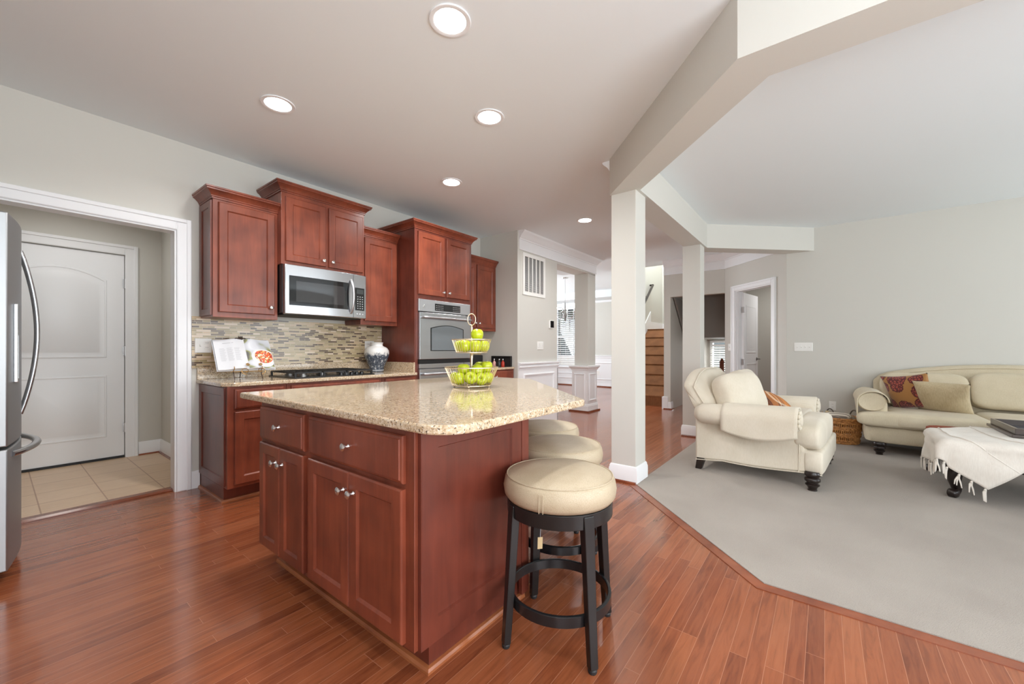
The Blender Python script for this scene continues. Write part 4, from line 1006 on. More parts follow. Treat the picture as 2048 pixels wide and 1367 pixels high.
# ------------------------------------------------------------------ refrigerator
t = thing('refrigerator', 'stainless french-door refrigerator at the left edge with bowed handles', 'refrigerator', (-.33, 3.58, 0))
FY0, FY1 = 3.135, 4.035
obj('cabinet', MB().box(-.70, -.03, FY0+.01, FY1-.01, .03, 1.80), M['steel_light'], t, .004)
def fx(y): k = (y-FY0)/(FY1-FY0); return .045+.055*math.sin(PI*k)
def fdoor(name, y0, y1, z0, z1):
    m = MB(); n = 10; vs = []
    for i in range(n+1):
        y = y0+(y1-y0)*i/n; vs += [(-.03, y, z0), (fx(y), y, z0), (fx(y), y, z1), (-.03, y, z1)]
    fs = [(0, 1, 2, 3), tuple(4*n+k for k in (3, 2, 1, 0))]
    for i in range(n):
        for k in range(4): fs.append((4*i+k, 4*i+4+k, 4*i+4+(k+1) % 4, 4*i+(k+1) % 4))
    return obj(name, m.add(vs, fs), M['fridge_steel'], t, .006, 40)
dA = fdoor('door', FY0, 3.582, .675, 1.815); dB = fdoor('door', 3.588, FY1, .675, 1.815); fz = fdoor('freezer_drawer', FY0, FY1, .07, .660)
for d_, y in ((dA, 3.535), (dB, 3.635)):
    hp = [(fx(y)-.004+.062*math.sin(PI*k/20)**.85, y, .79+.905*k/20) for k in range(21)]; obj('handle', MB().tube(hp, .014, 10, flat=.7), M['steel'], d_, 0, 60)
hp = [(fx(FY0+.08+.74*k/20)-.004+.06*math.sin(PI*k/20)**.6, FY0+.08+.74*k/20, .625) for k in range(21)]; obj('handle', MB().tube(hp, .018, 10, flat=.8), M['steel'], fz, 0, 60)
obj('hinge_cover', MB().box(-.06, .0, FY0+.005, FY0+.06, 1.80, 1.83), M['nickel_dark'], t, .004)
dp = MB(); dp.box(fx(3.3)-.01, fx(3.3)+.006, 3.24, 3.40, .98, 1.38); obj('water_dispenser', dp, M['steel'], dA, .004); obj('dispenser_recess', MB().box(fx(3.3), fx(3.3)+.008, 3.255, 3.385, 1.0, 1.22), M['black_gloss'], dA)
obj('base_grille', MB().box(-.68, .0, FY0+.02, FY1-.02, 0, .07), M['black_matte'], t)

# ------------------------------------------------------------------ switches, outlets, grilles
def plate(name, label, cat, O, U, N, w_, h_, parts):
    """O is the centre on the wall"""
    t = thing(name, label, cat, tuple(O))
    obj('cover_plate', MB().frame(O, U, Z, N, [(-w_/2, w_/2, -h_/2, h_/2, 0), (-w_/2, w_/2, -h_/2, h_/2, .003), (-w_/2+.004, w_/2-.004, -h_/2+.004, h_/2-.004, .006)]), M['white_plastic'], t)
    for kind, u in parts:
        if kind == 'toggle': obj('toggle', MB().frame(O+U*u, U, Z, N, [(-.005, .005, -.011, .011, .005), (-.004, .004, -.002, .009, .016)]), M['white_plastic'], t)
        elif kind == 'rocker': obj('rocker', MB().frame(O+U*u, U, Z, N, [(-.016, .016, -.032, .032, .005), (-.015, .015, -.03, .03, .009)]), M['white_plastic'], t)
        else:
            for dz in (-.02, .02):
                r = obj('receptacle', MB().frame(O+U*u+Z*dz, U, Z, N, [(-.016, .016, -.014, .014, .005), (-.014, .014, -.012, .012, .008)]), M['white_plastic'], t)
                sl = MB()
                for q in (-.006, .006): sl.frame(O+U*(u+q)+Z*(dz+.003), U, Z, N, [(-.0012, .0012, -.004, .004, .0075), (-.0012, .0012, -.004, .004, .0085)])
                obj('slots', sl, M['black_matte'], r)
    return t
plate('outlet_plate', 'white switch and outlet plate on the mosaic left of the cookbook', 'outlet', V3((1.082, YB-.011, 1.178)), X, -Y, .118, .122, [('toggle', -.023), ('outlet', .023)])
plate('outlet_plate', 'white outlet plate on the mosaic behind the vase', 'outlet', V3((2.64, YB-.011, 1.178)), X, -Y, .118, .122, [('toggle', -.023), ('outlet', .023)])
plate('switch_plate', 'wide white four-gang switch plate on the living room wall', 'light switch', V3((6.949, .235, 1.178)), Y, -X, .21, .12, [('toggle', -.069), ('toggle', -.023), ('toggle', .023), ('toggle', .069)])
plate('outlet_plate', 'white outlet plate low on the living room wall above the basket', 'outlet', V3((6.949, -.085, .385)), Y, -X, .075, .118, [('outlet', 0)])
plate('switch_plate', 'white switch plate on the wall below the thermostat', 'light switch', V3((5.10, 3.414, 1.20)), X, -Y, .165, .12, [('rocker', -.046), ('rocker', 0), ('rocker', .046)])
q = diag(1.225); plate('switch_plate', 'small white switch beside the open slanted-wall door', 'light switch', q+Z*1.18, V3((.7071, .7071, 0)), V3((-.7071, .7071, 0)), .075, .12, [('toggle', 0)])
plate('outlet_plate', 'tiny white outlet on the far wainscot beside the pillar', 'outlet', V3((11.303, 5.45, .42)), Y, -X, .08, .125, [('outlet', 0)])
t = thing('thermostat', 'square black and white thermostat on the dining wall', 'thermostat', (5.4, 3.41, 1.535))
obj('base', MB().box(5.335, 5.462, 3.396, 3.415, 1.475, 1.60), M['white_plastic'], t, .004); obj('screen', MB().box(5.362, 5.458, 3.392, 3.397, 1.485, 1.592), M['black_gloss'], t, .002)
t = thing('return_air_grille', 'white louvred return air grille high on the dining wall', 'vent grille', (4.93, 3.41, 2.2))
gx0, gx1, gz0, gz1 = 4.645, 5.225, 1.93, 2.535
m = MB()
for a, b, c_, d in ((gx0, gx1, gz0, gz0+.05), (gx0, gx1, gz1-.05, gz1), (gx0, gx0+.045, gz0+.05, gz1-.05), (gx1-.045, gx1, gz0+.05, gz1-.05)): m.box(a, b, 3.402, 3.415, c_, d)
for i in range(1, 5): 
    x = gx0+.045+(gx1-gx0-.09)*i/5; m.box(x-.008, x+.008, 3.402, 3.413, gz0+.05, gz1-.05)
obj('frame', m, M['white_plastic'], t); obj('backing', MB().box(gx0+.02, gx1-.02, 3.4145, 3.416, gz0+.02, gz1-.02), M['black_matte'], t)
m = MB(); z = gz0+.055
while z < gz1-.055: m.extrude([(gx0+.04, 3.404, z), (gx0+.04, 3.413, z+.007), (gx0+.04, 3.413, z+.0085), (gx0+.04, 3.404, z+.002)], (gx1-gx0-.08, 0, 0)); z += .0155
obj('louvres', m, M['white_plastic'], t)
t = thing('wall_register', 'small white air register low on the mudroom side wall', 'vent grille', (1.15, 5.3, .42))
obj('frame', MB().box(1.146, 1.156, 5.22, 5.40, .30, .56), M['white_plastic'], t, .003); m = MB()
for i in range(10): m.box(1.143, 1.147, 5.24, 5.38, .32+i*.023, .328+i*.023)
obj('louvres', m, M['white_plastic'], t)

# recessed ceiling lights
def make_can():
    t = thing('ceiling_light', '', 'ceiling light', group='recessed ceiling lights')
    obj('trim_ring', MB().lathe([(.082, -.001), (.104, -.001), (.106, .004), (.104, .007), (.094, .008), (.082, .005)], (0, 0, 0), -Z, 40, ring=True), M['trim'], t, 0, 50)
    obj('lens', MB().lathe([(.083, .0005), (.083, .003), (.001, .004)], (0, 0, 0), -Z, 36), M['lamp'], t)
    return t
cn = make_can()
LIGHTS = [(1.429, 1.508, 'largest recessed ceiling light, nearest at top of the photo'), (1.196, 2.951, 'recessed ceiling light above the microwave wall, left of centre'),
          (2.198, 1.911, 'recessed ceiling light over the far end of the island'), (2.822, 2.957, 'small recessed ceiling light above the tall oven cabinet'),
          (4.718, 2.46, 'smallest recessed ceiling light, in the hall near the dining wall')]
for i, (x, y, lab) in enumerate(LIGHTS):
    o = cn if i == 0 else dup(cn, (0, 0, 0)); o.location = (x, y, ZC); o['label'] = lab
    area('ceiling_area_light', (x, y, ZC-.012), (0, 0, 0), .15, .15, 15, (1, 1, 1), math.radians(150), 'DISK')
for x, y in ((.2, .3), (.3, -1.6), (6.2, 2.4)): area('ceiling_area_light', (x, y, ZC-.012), (0, 0, 0), .15, .15, 8, (1, .975, .94), math.radians(150), 'DISK')  # extra unseen lights added without fixtures

# chandelier in the dining room
HX, HY, HZ = 8.25, 4.82, 2.0
t = thing('chandelier', 'silver candle chandelier lit in the dining room opening', 'chandelier', (HX, HY, HZ))
obj('canopy', MB().lathe([(.001, ZC), (.075, ZC), (.07, ZC-.015), (.02, ZC-.03), (.001, ZC-.03)], (HX, HY, 0), Z, 20), M['chrome'], t, 0, 50)
obj('rod', MB().tube([(HX, HY, ZC-.02), (HX, HY, 2.22)], .007, 8), M['chrome'], t)
obj('centre_column', MB().lathe([(.001, 1.80), (.02, 1.81), (.03, 1.84), (.018, 1.87), (.035, 1.90), (.045, 1.94), (.03, 1.98), (.014, 2.02), (.02, 2.06), (.012, 2.10), (.01, 2.24)], (HX, HY, 0), Z, 18), M['nickel_dark'], t, 0, 50)
for k in range(6):
    a = 2*PI*k/6+.35; d = V3((math.cos(a), math.sin(a), 0)); H = V3((HX, HY, 0))
    arm = obj('arm', MB().tube([H+d*.03+Z*1.93, H+d*.10+Z*1.87, H+d*.19+Z*1.87, H+d*.26+Z*1.93, H+d*.28+Z*2.0], .006, 7), M['chrome'], t, 0, 60)
    obj('candle_cup', MB().lathe([(.012, 1.99), (.038, 2.0), (.04, 2.006), (.012, 2.01), (.012, 2.09), (.001, 2.09)], tuple(H+d*.28), Z, 14), M['chrome'], arm, 0, 50)
    obj('bulb', MB().lathe([(.010, 2.09), (.022, 2.12), (.024, 2.14), (.012, 2.175), (.001, 2.195)], tuple(H+d*.28), Z, 12), M['bulb'], arm, 0, 60)

# ------------------------------------------------------------------ living room furniture
def turned_leg(P, h, r, mat='espresso'):
    prof = [(.62, 0), (.66, .02), (.55, .06), (.62, .16), (.8, .24), (.95, .28), (.95, .34), (.72, .38), (.72, .42), (1.0, .48), (1.06, .56), (1.0, .64), (.78, .68), (.82, .72), (1.08, .80), (1.1, .90), (1.0, .94), (1.0, 1.0)]
    return MB().lathe([(a*r, b*h) for a, b in prof]+[(.001, h)], P, Z, 24)

# armchair built at the origin facing -y, then turned and placed
t = thing('armchair', 'cream rolled-arm armchair with turned front legs standing beside the column', 'armchair')
FA = M['fabric_chair']
# skirtless base: side profile with a curved lower edge
def low(y): # lower edge height along depth
    k = (y+.50)/.98; return .135-.06*math.sin(PI*min(max((k-.15)/.85, 0), 1))*(.4)-.05*max(0, k-.75)/.25*.9
def basefn():
    m = MB(); n = 16; L = []
    for i in range(n+1):
        y = -.495+.975*i/n; L.append((y, low(y)))
    xs = .575
    vs = []; 
    for sx in (-xs, xs):
        for y, z in L: vs.append((sx, y, z))
        for y, z in reversed(L):
            top = .315 if y < -.33 else .545
            vs.append((sx, y+.0, top if y > -.36 else .315))
    k = 2*(n+1); fs = [tuple(range(k-1, -1, -1)), tuple(range(k, 2*k))]+[(i, (i+1) % k, k+(i+1) % k, k+i) for i in range(k)]
    return m.add(vs, fs)
bs = obj('base', basefn(), FA, t, .018, 40)
wl_ = MB()
for sx in (-.577, .577): wl_.tube([(sx, -.49+.965*i/16, low(-.49+.965*i/16)) for i in range(17)], .005, 6)
wl_.tube([(-.577, -.335, .13), (-.579, -.34, .3), (-.579, -.34, .5)], .004, 6)
obj('welt', wl_, FA, bs, 0, 60)
def armshape(sx):
    m = MB(); n = 10; sec = []
    # closed section in (x,z): rolled over the outside
    for k in range(24):
        a = 2*PI*k/24; sec.append((.115*math.cos(a)*1.02, .095*math.sin(a)))
    vs = []; Ys = [-.335, -.345, -.33, -.1, .15, .40, .46]
    sc = [.55, .9, 1.0, 1.0, 1.0, .98, .6]
    for y, q in zip(Ys, sc):
        dip = -.02*max(0, (y+.33)/.8)
        for x, z in sec: vs.append((sx*.60+x*q, y, .558+z*q+dip))
    m.add(vs, [tuple(range(23, -1, -1)), tuple(24*(len(Ys)-1)+k for k in range(24))]+[(24*i+k, 24*i+(k+1) % 24, 24*i+24+(k+1) % 24, 24*i+24+k) for i in range(len(Ys)-1) for k in range(24)])
    m.sq((sx*.517, -.02, .40), (.056, .325, .19), .2, .25, 12, 20)
    return m
for sx, lab in ((-1, None), (1, None)):
    ar = obj('arm', armshape(sx), FA, t, 0, 60)
    rz_ = MB()
    for k in range(10):
        a = 2*PI*k/10; rz_.sq((sx*.60+.075*math.cos(a), -.348, .558+.062*math.sin(a)), (.024, .012, .02), 1, 1, 5, 8)
    rz_.lathe([(.052, 0), (.05, .014), (.03, .022), (.001, .024)], (sx*.60, -.345, .558), -Y, 18); obj('pleated_front', rz_, FA, ar, 0, 70)
# arm cover draped over the near arm
def coverfn(u, v):
    y = -.345+.56*u; th = math.radians(-20)+math.radians(200)*v   # from inner side over the top to the outer side
    if v < .72:
        a = math.radians(10+170*(v/.72)); return (-.60+.122*math.cos(a), y, .558+.103*math.sin(a)-.012*u)
    k = (v-.72)/.28; drop = .175*math.sin(PI*(.22+.55*(1-u)))**.8
    return (-.722+.012*k, y, .555-drop*k-.012*u)
cvr = obj('arm_cover', MB().grid(coverfn, 20, 30), FA, t, 0, 60, 0, .012)
hm = MB(); hm.tube([coverfn(i/20, 1.0) for i in range(21)], .005, 6); hm.tube([coverfn(1.0, i/30) for i in range(31)], .005, 6); obj('hem', hm, FA, cvr, 0, 60)
# seat cushion, T-shaped front
m = MB()
m.sq((0, -.08, .425), (.47, .40, .105), .35, .3, 18, 36)
def tfront(q): return V3((q.x, q.y, q.z*(1+.12*math.cos(q.x*2.4))))
m.sq((-.06, -.385, .42), (.535, .105, .115), .55, .32, 20, 40, tfront)
obj('seat_cushion', m, FA, t, 0, 75)
# front rail under the cushion
obj('front_rail', MB().sq((-.055, -.43, .225), (.535, .07, .10), .3, .25, 14, 32), FA, t, 0, 70)
# back: rounded, leaning, with scroll wings
def backfn(u, v):
    x = -.60+1.20*u; top = .915-.17*abs((x)/.60)**3.2
    z = .42+(top-.42)*v; lean = .36+.17*v**1.1
    return x, z, lean
def backsurf():
    m = MB(); n1, n2 = 28, 12
    def outer(u, v):
        x, z, l_ = backfn(u, v); return (x*(1-.06*v*v), l_+.09-.05*(1-v)-.03*v**3+.02*math.sin(PI*u), z)
    def inner(u, v):
        x, z, l_ = backfn(u, v); bul = .06*math.sin(PI*u)**.5*math.sin(PI*min(v*1.02, 1))**.5; e = .9
        return (x*e, l_-.085-bul, .42+(z-.42)*.985)
    loops = []
    for i in range(n1+1):
        u = i/n1; L = [outer(u, v/n2) for v in range(n2+1)]
        x, z, l_ = backfn(u, 1); L += [(x*.985, l_+.075, z+.022), (x*.97, l_+.02, z+.032), (x*.95, l_-.04, z+.024)]
        L += [inner(u, 1-v/n2) for v in range(n2+1)]; loops.append(L)
    k = len(loops[0]); vs = [p for L in loops for p in L]; fs = [tuple(range(k)), tuple(n1*k+q for q in range(k-1, -1, -1))]
    for i in range(n1):
        for q in range(k-1): fs.append((i*k+q, i*k+q+1, (i+1)*k+q+1, (i+1)*k+q))
        fs.append((i*k+k-1, i*k, (i+1)*k, (i+1)*k+k-1))
    return m.add(vs, fs)
bk = obj('backrest', backsurf(), FA, t, 0, 180, 1)
pp = MB(); pts = []
for i in range(29):
    x, z, l_ = backfn(i/28, 1); pts.append((x*.95, l_-.035, z+.028))
for sx, lst in ((0, 0),): 
    x0 = [(pts[0][0]+.0, .36+.17*v**1.1-.03, .5+(pts[0][2]-.5)*v) for v in (0, .25, .5, .75)]
    x1 = [(pts[-1][0], .36+.17*v**1.1-.03, .5+(pts[-1][2]-.5)*v) for v in (.75, .5, .25, 0)]
pp.tube(x0+pts+x1, .006, 6); obj('piping', pp, FA, bk, 0, 60)
for sx in (-1, 1):
    obj('front_leg', turned_leg((sx*.555, -.425, 0), .155, .052), M['espresso'], t, 0, 50)
    m = MB(); m.frame(V3((sx*.545, .43, 0)), X, Y, Z, [(-.026, .026, -.0, .052, 0), (-.034, .034, -.036, .034, .11)]); obj('rear_leg', m, M['espresso'], t, .003)
CH = (4.628, .452, .008); CHR = math.radians(-5.3)
t.location = CH; t.rotation_euler = (0, 0, CHR); t.scale = (.95, 1, 1)
CM = Matrix.Translation(CH) @ Matrix.Rotation(CHR, 4, 'Z')

def pillow(w_, h_, th, pinch=.12, n=26):
    m = MB()
    def side(s_):
        def f(u, v):
            a, b = 2*u-1, 2*v-1
            k = max(0, (1-abs(a)**2.2)*(1-abs(b)**2.2))**.52
            px = a*(w_/2)*(1-pinch*(1-abs(a)**2)*0-pinch*(1-b*b)*abs(a)*.6); pz = b*(h_/2)*(1-pinch*(1-a*a)*abs(b)*.6)
            return V3((px, s_*th/2*k, pz))
        return f
    m.grid(side(1), n, n); o = len(m.v)
    m.grid(side(-1), n, n); return m
def place_pillow(name, label, mb, mat, mtx, cat='pillow', group=None):
    o = obj(name, mb, mat, None, 0, 80); o.matrix_world = mtx
    bm = bmesh.new(); bm.from_mesh(o.data); bmesh.ops.remove_doubles(bm, verts=bm.verts, dist=.0015); bmesh.ops.recalc_face_normals(bm, faces=bm.faces); bm.to_mesh(o.data); bm.free()
    for p in o.data.polygons: p.use_smooth = True
    return tag(o, label, cat, group)
R4 = lambda a, ax: Matrix.Rotation(math.radians(a), 4, ax)
def plump(w_, h_, th):
    return MB().sq((0, 0, 0), (w_/2, th/2, h_/2), .62, .62, 24, 40, lambda q: V3((q.x*(1+.10*abs(q.z)/(h_/2)), q.y, q.z*(1+.10*abs(q.x)/(w_/2)))))
place_pillow('back_pillow', 'plump cream back pillow in the near half of the armchair', plump(.50, .42, .25), FA, CM @ Matrix.Translation((-.25, .17, .70)) @ R4(-22, 'X') @ R4(-24, 'Z') @ R4(5, 'Y'), group='cream back pillows on the armchair')
place_pillow('back_pillow', 'cream back pillow in the far half of the armchair behind the plump one', plump(.54, .44, .24), FA, CM @ Matrix.Translation((.27, .235, .70)) @ R4(-20, 'X'), group='cream back pillows on the armchair')
place_pillow('plaid_pillow', 'orange and brown plaid pillow lying on the armchair seat', pillow(.40, .40, .16, .16), M['plaid'], CM @ Matrix.Translation((.14, -.05, .59)) @ R4(-55, 'X') @ R4(42, 'Y'))

# sofa along the right wall
FS = M['fabric_sofa']
t = thing('sofa', 'long beige camelback sofa with turned dark legs along the right wall', 'sofa', (6.35, -1.55, .008))
YA, YBE = -.42, -2.72
m = MB(); m.sq((6.36, -1.55, .225), (.50, 1.20, .095), .18, .14, 12, 44); obj('base', m, FS, t, 0, 60)
for yc, s_ in ((YA, 1), (YBE, -1)):
    a = MB(); sec = [(.125*math.cos(2*PI*k/24), .105*math.sin(2*PI*k/24)) for k in range(24)]
    Xs = [5.93, 5.92, 5.935, 6.3, 6.7, 6.86]; sc = [.55, .9, 1, 1, 1, .9]; vs = []
    for x, q in zip(Xs, sc):
        for dy, dz in sec: vs.append((x, yc+s_*.01+dy*q, .57+dz*q))
    a.add(vs, [tuple(range(23, -1, -1)), tuple(24*5+k for k in range(24))]+[(24*i+k, 24*i+(k+1) % 24, 24*i+24+(k+1) % 24, 24*i+24+k) for i in range(5) for k in range(24)])
    a.sq((6.38, yc-s_*.06, .40), (.42, .07, .18), .25, .25, 10, 20); ar = obj('arm', a, FS, t, 0, 60)
    def acov(u, v, yc=yc, s_=s_):
        x = 5.905+.5*u; a_ = math.radians(-8+195*v)
        if v < .82:
            q = math.radians(0+178*(v/.82)); return (x, yc-s_*(.132*math.cos(q)), .57+.113*math.sin(q))
        k = (v-.82)/.18; return (x, yc+s_*.132, .57-(.16*(1-u)**1.3+.02)*k)
    obj('arm_cover', MB().grid(acov, 14, 26), FS, ar, 0, 60, 0, .01)
# back with gentle camel curve
def sback():
    m = MB(); n = 36; loops = []
    for i in range(n+1):
        y = YA-.07+(YBE-YA+.14)*i/n; k = i/n; top = .80+.155*math.sin(PI*k)**.75-.06*(math.exp(-k*45)+math.exp(-(1-k)*45))
        loops.append([(6.90, y, .3), (6.925, y, top-.03), (6.915, y, top+.006), (6.885, y, top+.02), (6.84, y, top+.012), (6.815, y, top-.015), (6.80, y, top-.06), (6.70, y, .5), (6.68, y, .3)])
    k = 9; vs = [p for L in loops for p in L]; fs = [tuple(range(k)), tuple(n*k+q for q in range(k-1, -1, -1))]
    for i in range(n):
        for q in range(k): fs.append((i*k+q, i*k+(q+1) % k, (i+1)*k+(q+1) % k, (i+1)*k+q))
    return m.add(vs, fs)
bk = obj('backrest', sback(), FS, t, 0, 60)
pp = MB(); pp.tube([(6.81, YA-.07+(YBE-YA+.14)*i/36, .78+.155*math.sin(PI*i/36)**.75) for i in range(1, 36)], .005, 6); obj('piping', pp, FS, bk, 0, 60)
for k in range(3):
    yc = -.915-.735*k+.02; c_ = MB(); w_ = .365
    if k == 0:
        c_.sq((6.24, -.92, .39), (.45, .37, .085), .4, .2, 18, 36); c_.sq((5.93, -.78, .39), (.13, .50, .082), .5, .25, 14, 28)
    elif k == 1: c_.sq((6.2, -1.645, .39), (.46, .36, .087), .4, .18, 18, 36)
    else: c_.sq((6.24, -2.30, .39), (.45, .30, .085), .4, .2, 18, 36)
    obj('seat_cushion', c_, FS, t, 0, 75)
    bc = MB(); tp = .415
    bc.sq((0, 0, 0), (.115, .365 if k < 2 else .30, .20), .45, .22, 18, 36)
    bc.xf(Matrix.Translation((6.66, [-.90, -1.63, -2.30][k], .665+[0, .02, 0][k])) @ R4(12, 'Y')); obj('back_cushion', bc, FS, t, 0, 75)
for x in (5.90, 6.80):
    for y in (-.47, -2.62): obj('leg', turned_leg((x, y, .008), .135, .05), M['espresso'], t, 0, 50)
place_pillow('damask_pillow', 'red and gold medallion-patterned pillow in the sofa corner', pillow(.43, .42, .17, .16), M['damask'], Matrix.Translation((6.37, -.76, .665)) @ R4(62, 'Z') @ R4(-20, 'X') @ R4(9, 'Y'))
place_pillow('fuzzy_pillow', 'fuzzy beige square pillow with button centre beside the red pillow', pillow(.43, .44, .17, .14), M['fuzzy'], Matrix.Translation((6.24, -1.0, .63)) @ R4(70, 'Z') @ R4(-40, 'X') @ R4(-2, 'Y'))

# ottoman with carved legs, white throw and tray
OX0, OX1, OY0, OY1, OZ = 4.50, 5.42, -2.05, -.74, .445
t = thing('ottoman', 'red tapestry ottoman with dark carved scroll legs in front of the sofa', 'ottoman', ((OX0+OX1)/2, (OY0+OY1)/2, .008))
m = MB(); m.sq(((OX0+OX1)/2, (OY0+OY1)/2, .362), ((OX1-OX0)/2, (OY1-OY0)/2, .085), .22, .12, 12, 48); obj('cushion_top', m, M['tapestry'], t, 0, 60)
obj('frame', MB().box(OX0+.03, OX1-.03, OY0+.03, OY1-.03, .245, .30), M['espresso'], t, .012)
for x, sx in ((OX0+.07, -1), (OX1-.07, 1)):
    for y, sy in ((OY1-.06, 1), (OY0+.06, -1)):
        d = V3((sx, sy*.55, 0)).normalized(); P0 = V3((x, y, 0))-d*.02
        path = [P0+d*o+Z*z for o, z in ((-.02, .29), (.02, .25), (.045, .20), (.035, .14), (.005, .085), (.0, .055), (.025, .032), (.055, .032))]
        lg = obj('leg', MB().tube(path, [.055, .055, .05, .04, .032, .028, .026, .024], 12), M['espresso'], t, 0, 60)
        sc = MB(); ax = V3((-d.y, d.x, 0)); cn_ = P0+d*.058+Z*.041
        sc.lathe([(.001, -.032), (.020, -.03), (.026, -.026), (.033, -.02), (.033, .02), (.026, .026), (.020, .03), (.001, .032)], cn_, ax, 18); obj('scroll_foot', sc, M['espresso'], lg, 0, 50)
TT = OZ+.012
def throwfn(sx, sy):
    """cloth coordinates: sx grows toward the camera-left end (-x), sy grows toward +y; both zero at the ottoman corner"""
    e1, e2 = max(sx, 0), max(sy, 0); x = OX0-min(sx, 0) if sx < 0 else OX0; y = OY1+min(sy, 0)
    r = math.hypot(e1, e2)
    wob = .006*math.sin(sx*17+sy*9)+.004*math.sin(sy*31-sx*13)
    if r < 1e-6: return V3((x, y, TT+abs(wob)*.5))
    phi = math.atan2(e1, e2); fl = .05+.28*math.sin(2*phi)**2
    rc = .05; dn = V3((-math.sin(phi), math.cos(phi), 0))
    if r < rc*PI/2:
        a = r/rc; q = V3((x, y, TT))+dn*(rc*math.sin(a))-Z*(rc*(1-math.cos(a)))
    else:
        k = r-rc*PI/2; q = V3((x, y, TT-rc))+dn*(rc+fl*k+wob*1.5)-Z*(k*math.sqrt(1-fl*fl))
    return q
def poly_at(P, t):
    L = [0]
    for i in range(len(P)-1): L.append(L[-1]+math.dist(P[i], P[i+1]))
    d = t*L[-1]
    for i in range(len(P)-1):
        if d <= L[i+1] or i == len(P)-2:
            k = (d-L[i])/max(L[i+1]-L[i], 1e-6); return (P[i][0]+(P[i+1][0]-P[i][0])*k, P[i][1]+(P[i+1][1]-P[i][1])*k)
HEM = [(-.53, .27), (-.3, .26), (-.06, .235), (.10, .16), (.24, -.01), (.36, -.20)]
INNER = [(-.90, -1.05), (.15, -1.05)]
FAR = [(-.90, -1.05), (-.82, -.30), (-.55, -.04), (-.53, .27)]
NEAR = [(.15, -1.05), (.16, -.42), (.36, -.20)]
def thr(u, v):
    # u: 0 far edge .. 1 near edge ; v: 0 inner .. 1 tasselled hem
    c0, c1, d0, d1 = poly_at(INNER, u), poly_at(HEM, u), poly_at(FAR, v), poly_at(NEAR, v); q = []
    for k in (0, 1):
        b_ = INNER[0][k]*(1-u)*(1-v)+INNER[-1][k]*u*(1-v)+HEM[0][k]*(1-u)*v+HEM[-1][k]*u*v
        q.append((1-v)*c0[k]+v*c1[k]+(1-u)*d0[k]+u*d1[k]-b_)
    return throwfn(q[0], q[1])
to = tag(obj('throw_blanket', MB().grid(thr, 44, 60), M['throw'], None, 0, 70, 0, .008), 'white woven throw with tasselled hem draped over the red ottoman', 'throw blanket')
sm = MB()
for v in (.78, .55): sm.tube([thr(i/30, v)+Z*.006 for i in range(31)], .006, 6)
obj('woven_ridge', sm, M['throw'], to, 0, 60)
for i in range(15):
    u = .01+.98*i/14; p = thr(u, 1.0); a = thr(u, .97); dv = (p-a).normalized()
    m = MB(); tg_ = (thr(min(u+.01, 1), 1.0)-thr(max(u-.01, 0), 1.0)).normalized()
    for s_ in (-1, 0, 1):
        j = RND.uniform(-.008, .008); o_ = dv*.012; o_.z = min(o_.z, 0)
        m.tube([p, p+o_+tg_*(.006*s_)-Z*.022, p+o_*1.1+tg_*(.011*s_+j)-Z*.05, p+o_*1.0+tg_*(.014*s_+j*1.5)-Z*.085], [.004, .0055, .005, .003], 5)
    m.sq(p+dv*.006-Z*.006, (.009, .008, .010), 1, 1, 6, 8)
    # keep tassels above the carpet
    m.v = [(x, y, max(z, .014)) for x, y, z in m.v]
    obj('tassel', m, M['throw'], to, 0, 60)
t = thing('serving_tray', 'dark brown wooden tray with raised rim resting on the white throw', 'tray', (5.15, -1.5, TT))
tw = plain('dark_tray_wood', srgb(74, 64, 60), rough=.3, coat=.3); ti = plain('blue_black_tray_base', srgb(42, 42, 52), rough=.2)
ty0, ty1, tx0, tx1, tz = -1.86, -1.145, 4.83, 5.46, TT+.008
obj('bottom', MB().box(tx0, tx1, ty0, ty1, tz, tz+.022), tw, t, .004); obj('inlay', MB().box(tx0+.05, tx1-.05, ty0+.05, ty1-.05, tz+.022, tz+.026), ti, t)
m = MB(); m.sweep([(tx0+.02, ty0+.02), (tx1-.02, ty0+.02), (tx1-.02, ty1-.02), (tx0+.02, ty1-.02)], [(-.0, tz+.022), (-.0, tz+.07), (-.022, tz+.07), (-.022, tz+.022)], -1, True); obj('rim', m, tw, t, .003)

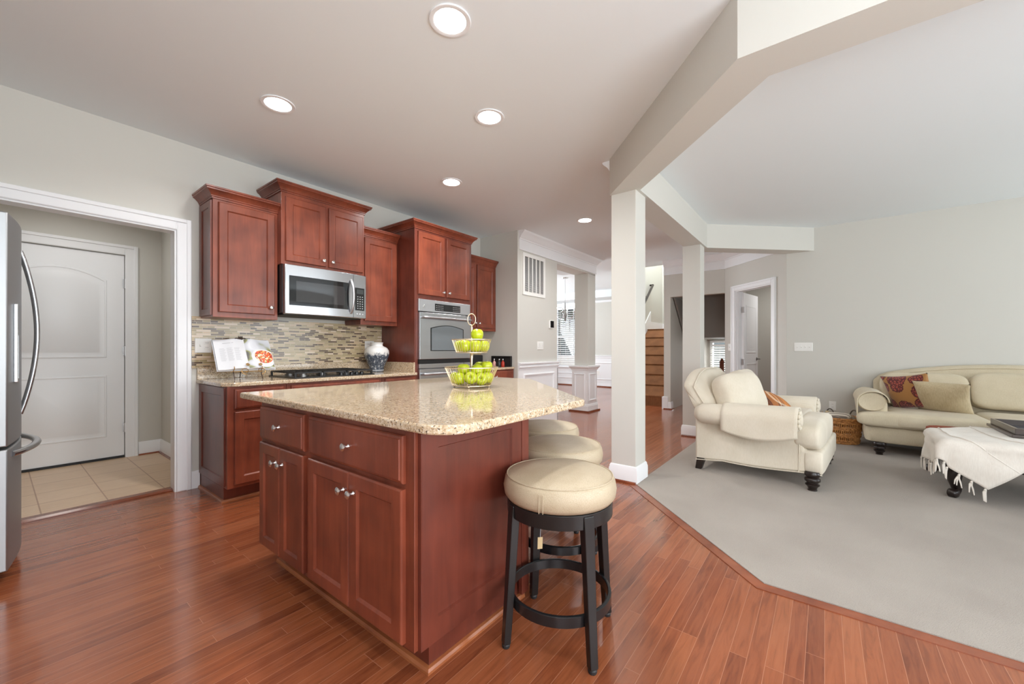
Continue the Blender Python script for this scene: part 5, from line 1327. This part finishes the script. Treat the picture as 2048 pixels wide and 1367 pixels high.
# wicker basket with folded cloths
BXc, BYc = 6.40, -.16
t = thing('wicker_basket', 'round honey wicker basket on the carpet between armchair and sofa', 'basket', (BXc, BYc, .008))
H_, rb, rt = .305, .165, .205
def rr(z): return rb+(rt-rb)*(z/H_)**.9
m = MB(); ns = 30
z = .012; row = 0
while z < H_-.02:
    gap = row % 4 == 3
    n = ns*4; pts = []
    for k in range(n):
        a = 2*PI*k/n; r = rr(z)+.006*math.sin(k*PI/2*1.0+(row % 2)*PI); pts.append((BXc+r*math.cos(a), BYc+r*math.sin(a), z+.008))
    if not gap: m.tube(pts, .0085, 5, True)
    else: z += .018
    z += .0155; row += 1
for k in range(ns*2):
    a = 2*PI*k/(ns*2); m.tube([(BXc+rr(q)*math.cos(a), BYc+rr(q)*math.sin(a), q+.008) for q in (.0, .12, .24, H_-.02)], .006, 5)
bd = obj('woven_body', m, M['wicker'], t, 0, 70)
obj('bottom', MB().lathe([(.16, .009), (.16, .02), (.001, .02)], (BXc, BYc, 0), Z, 30), M['wicker'], t)
m = MB()
for q in (0, PI): m.tube([(BXc+(rt+.002+.010*math.cos(6*a+q))*math.cos(a), BYc+(rt+.002+.010*math.cos(6*a+q))*math.sin(a), H_+.002+.008*math.sin(18*a+q)) for a in [2*PI*k/120 for k in range(120)]], .010, 6, True)
obj('braided_rim', m, M['wicker'], t, 0, 70)
for s_ in (-1, 1):
    cx_, cy_ = BXc-.03, BYc+s_*.115-.01; hp = [(cx_+.085*math.cos(PI*k/14), cy_+.075*math.cos(PI*k/14)*.6, H_-.02+.125*math.sin(PI*k/14)) for k in range(15)]
    obj('handle', MB().tube(hp, .007, 8), plain('weathered_handle', srgb(84, 72, 62), rough=.6), t, 0, 60)
m = MB(); m.sq((BXc+.0, BYc-.05, H_-.02), (.13, .10, .05), .7, .6, 10, 20); tag(obj('folded_cloth', m, plain('taupe_cloth', srgb(166, 152, 136), rough=.9), None, 0, 70), 'folded taupe cloth in right half of the wicker basket', 'cloth')
m = MB(); m.sq((0, 0, 0), (.075, .13, .04), .5, .5, 10, 20); m.xf(Matrix.Translation((BXc-.09, BYc+.03, H_+.02)) @ R4(25, 'Y')); tag(obj('folded_cloth', m, M['striped'], None, 0, 70), 'striped ticking cloth folded over the front of the basket', 'cloth')
m = MB()
for i in range(9):
    a = RND.uniform(0, 6.28); m.sq((BXc-.03+.05*math.cos(a), BYc+.13+.035*math.sin(a), H_+.005+RND.uniform(0, .05)), (.028, .022, .02), 1, 1, 6, 8)
for i in range(5): m.tube([(BXc-.03, BYc+.12, H_-.02), (BXc-.05+.02*i, BYc+.15+.01*i, H_+.04), (BXc-.10+.035*i, BYc+.18, H_+.06)], .003, 5)
tag(obj('dried_flowers', m, plain('dried_cream_flowers', srgb(196, 176, 142), rough=.9), None, 0, 70), 'bunch of dried cream flowers in left side of basket', 'dried flowers')
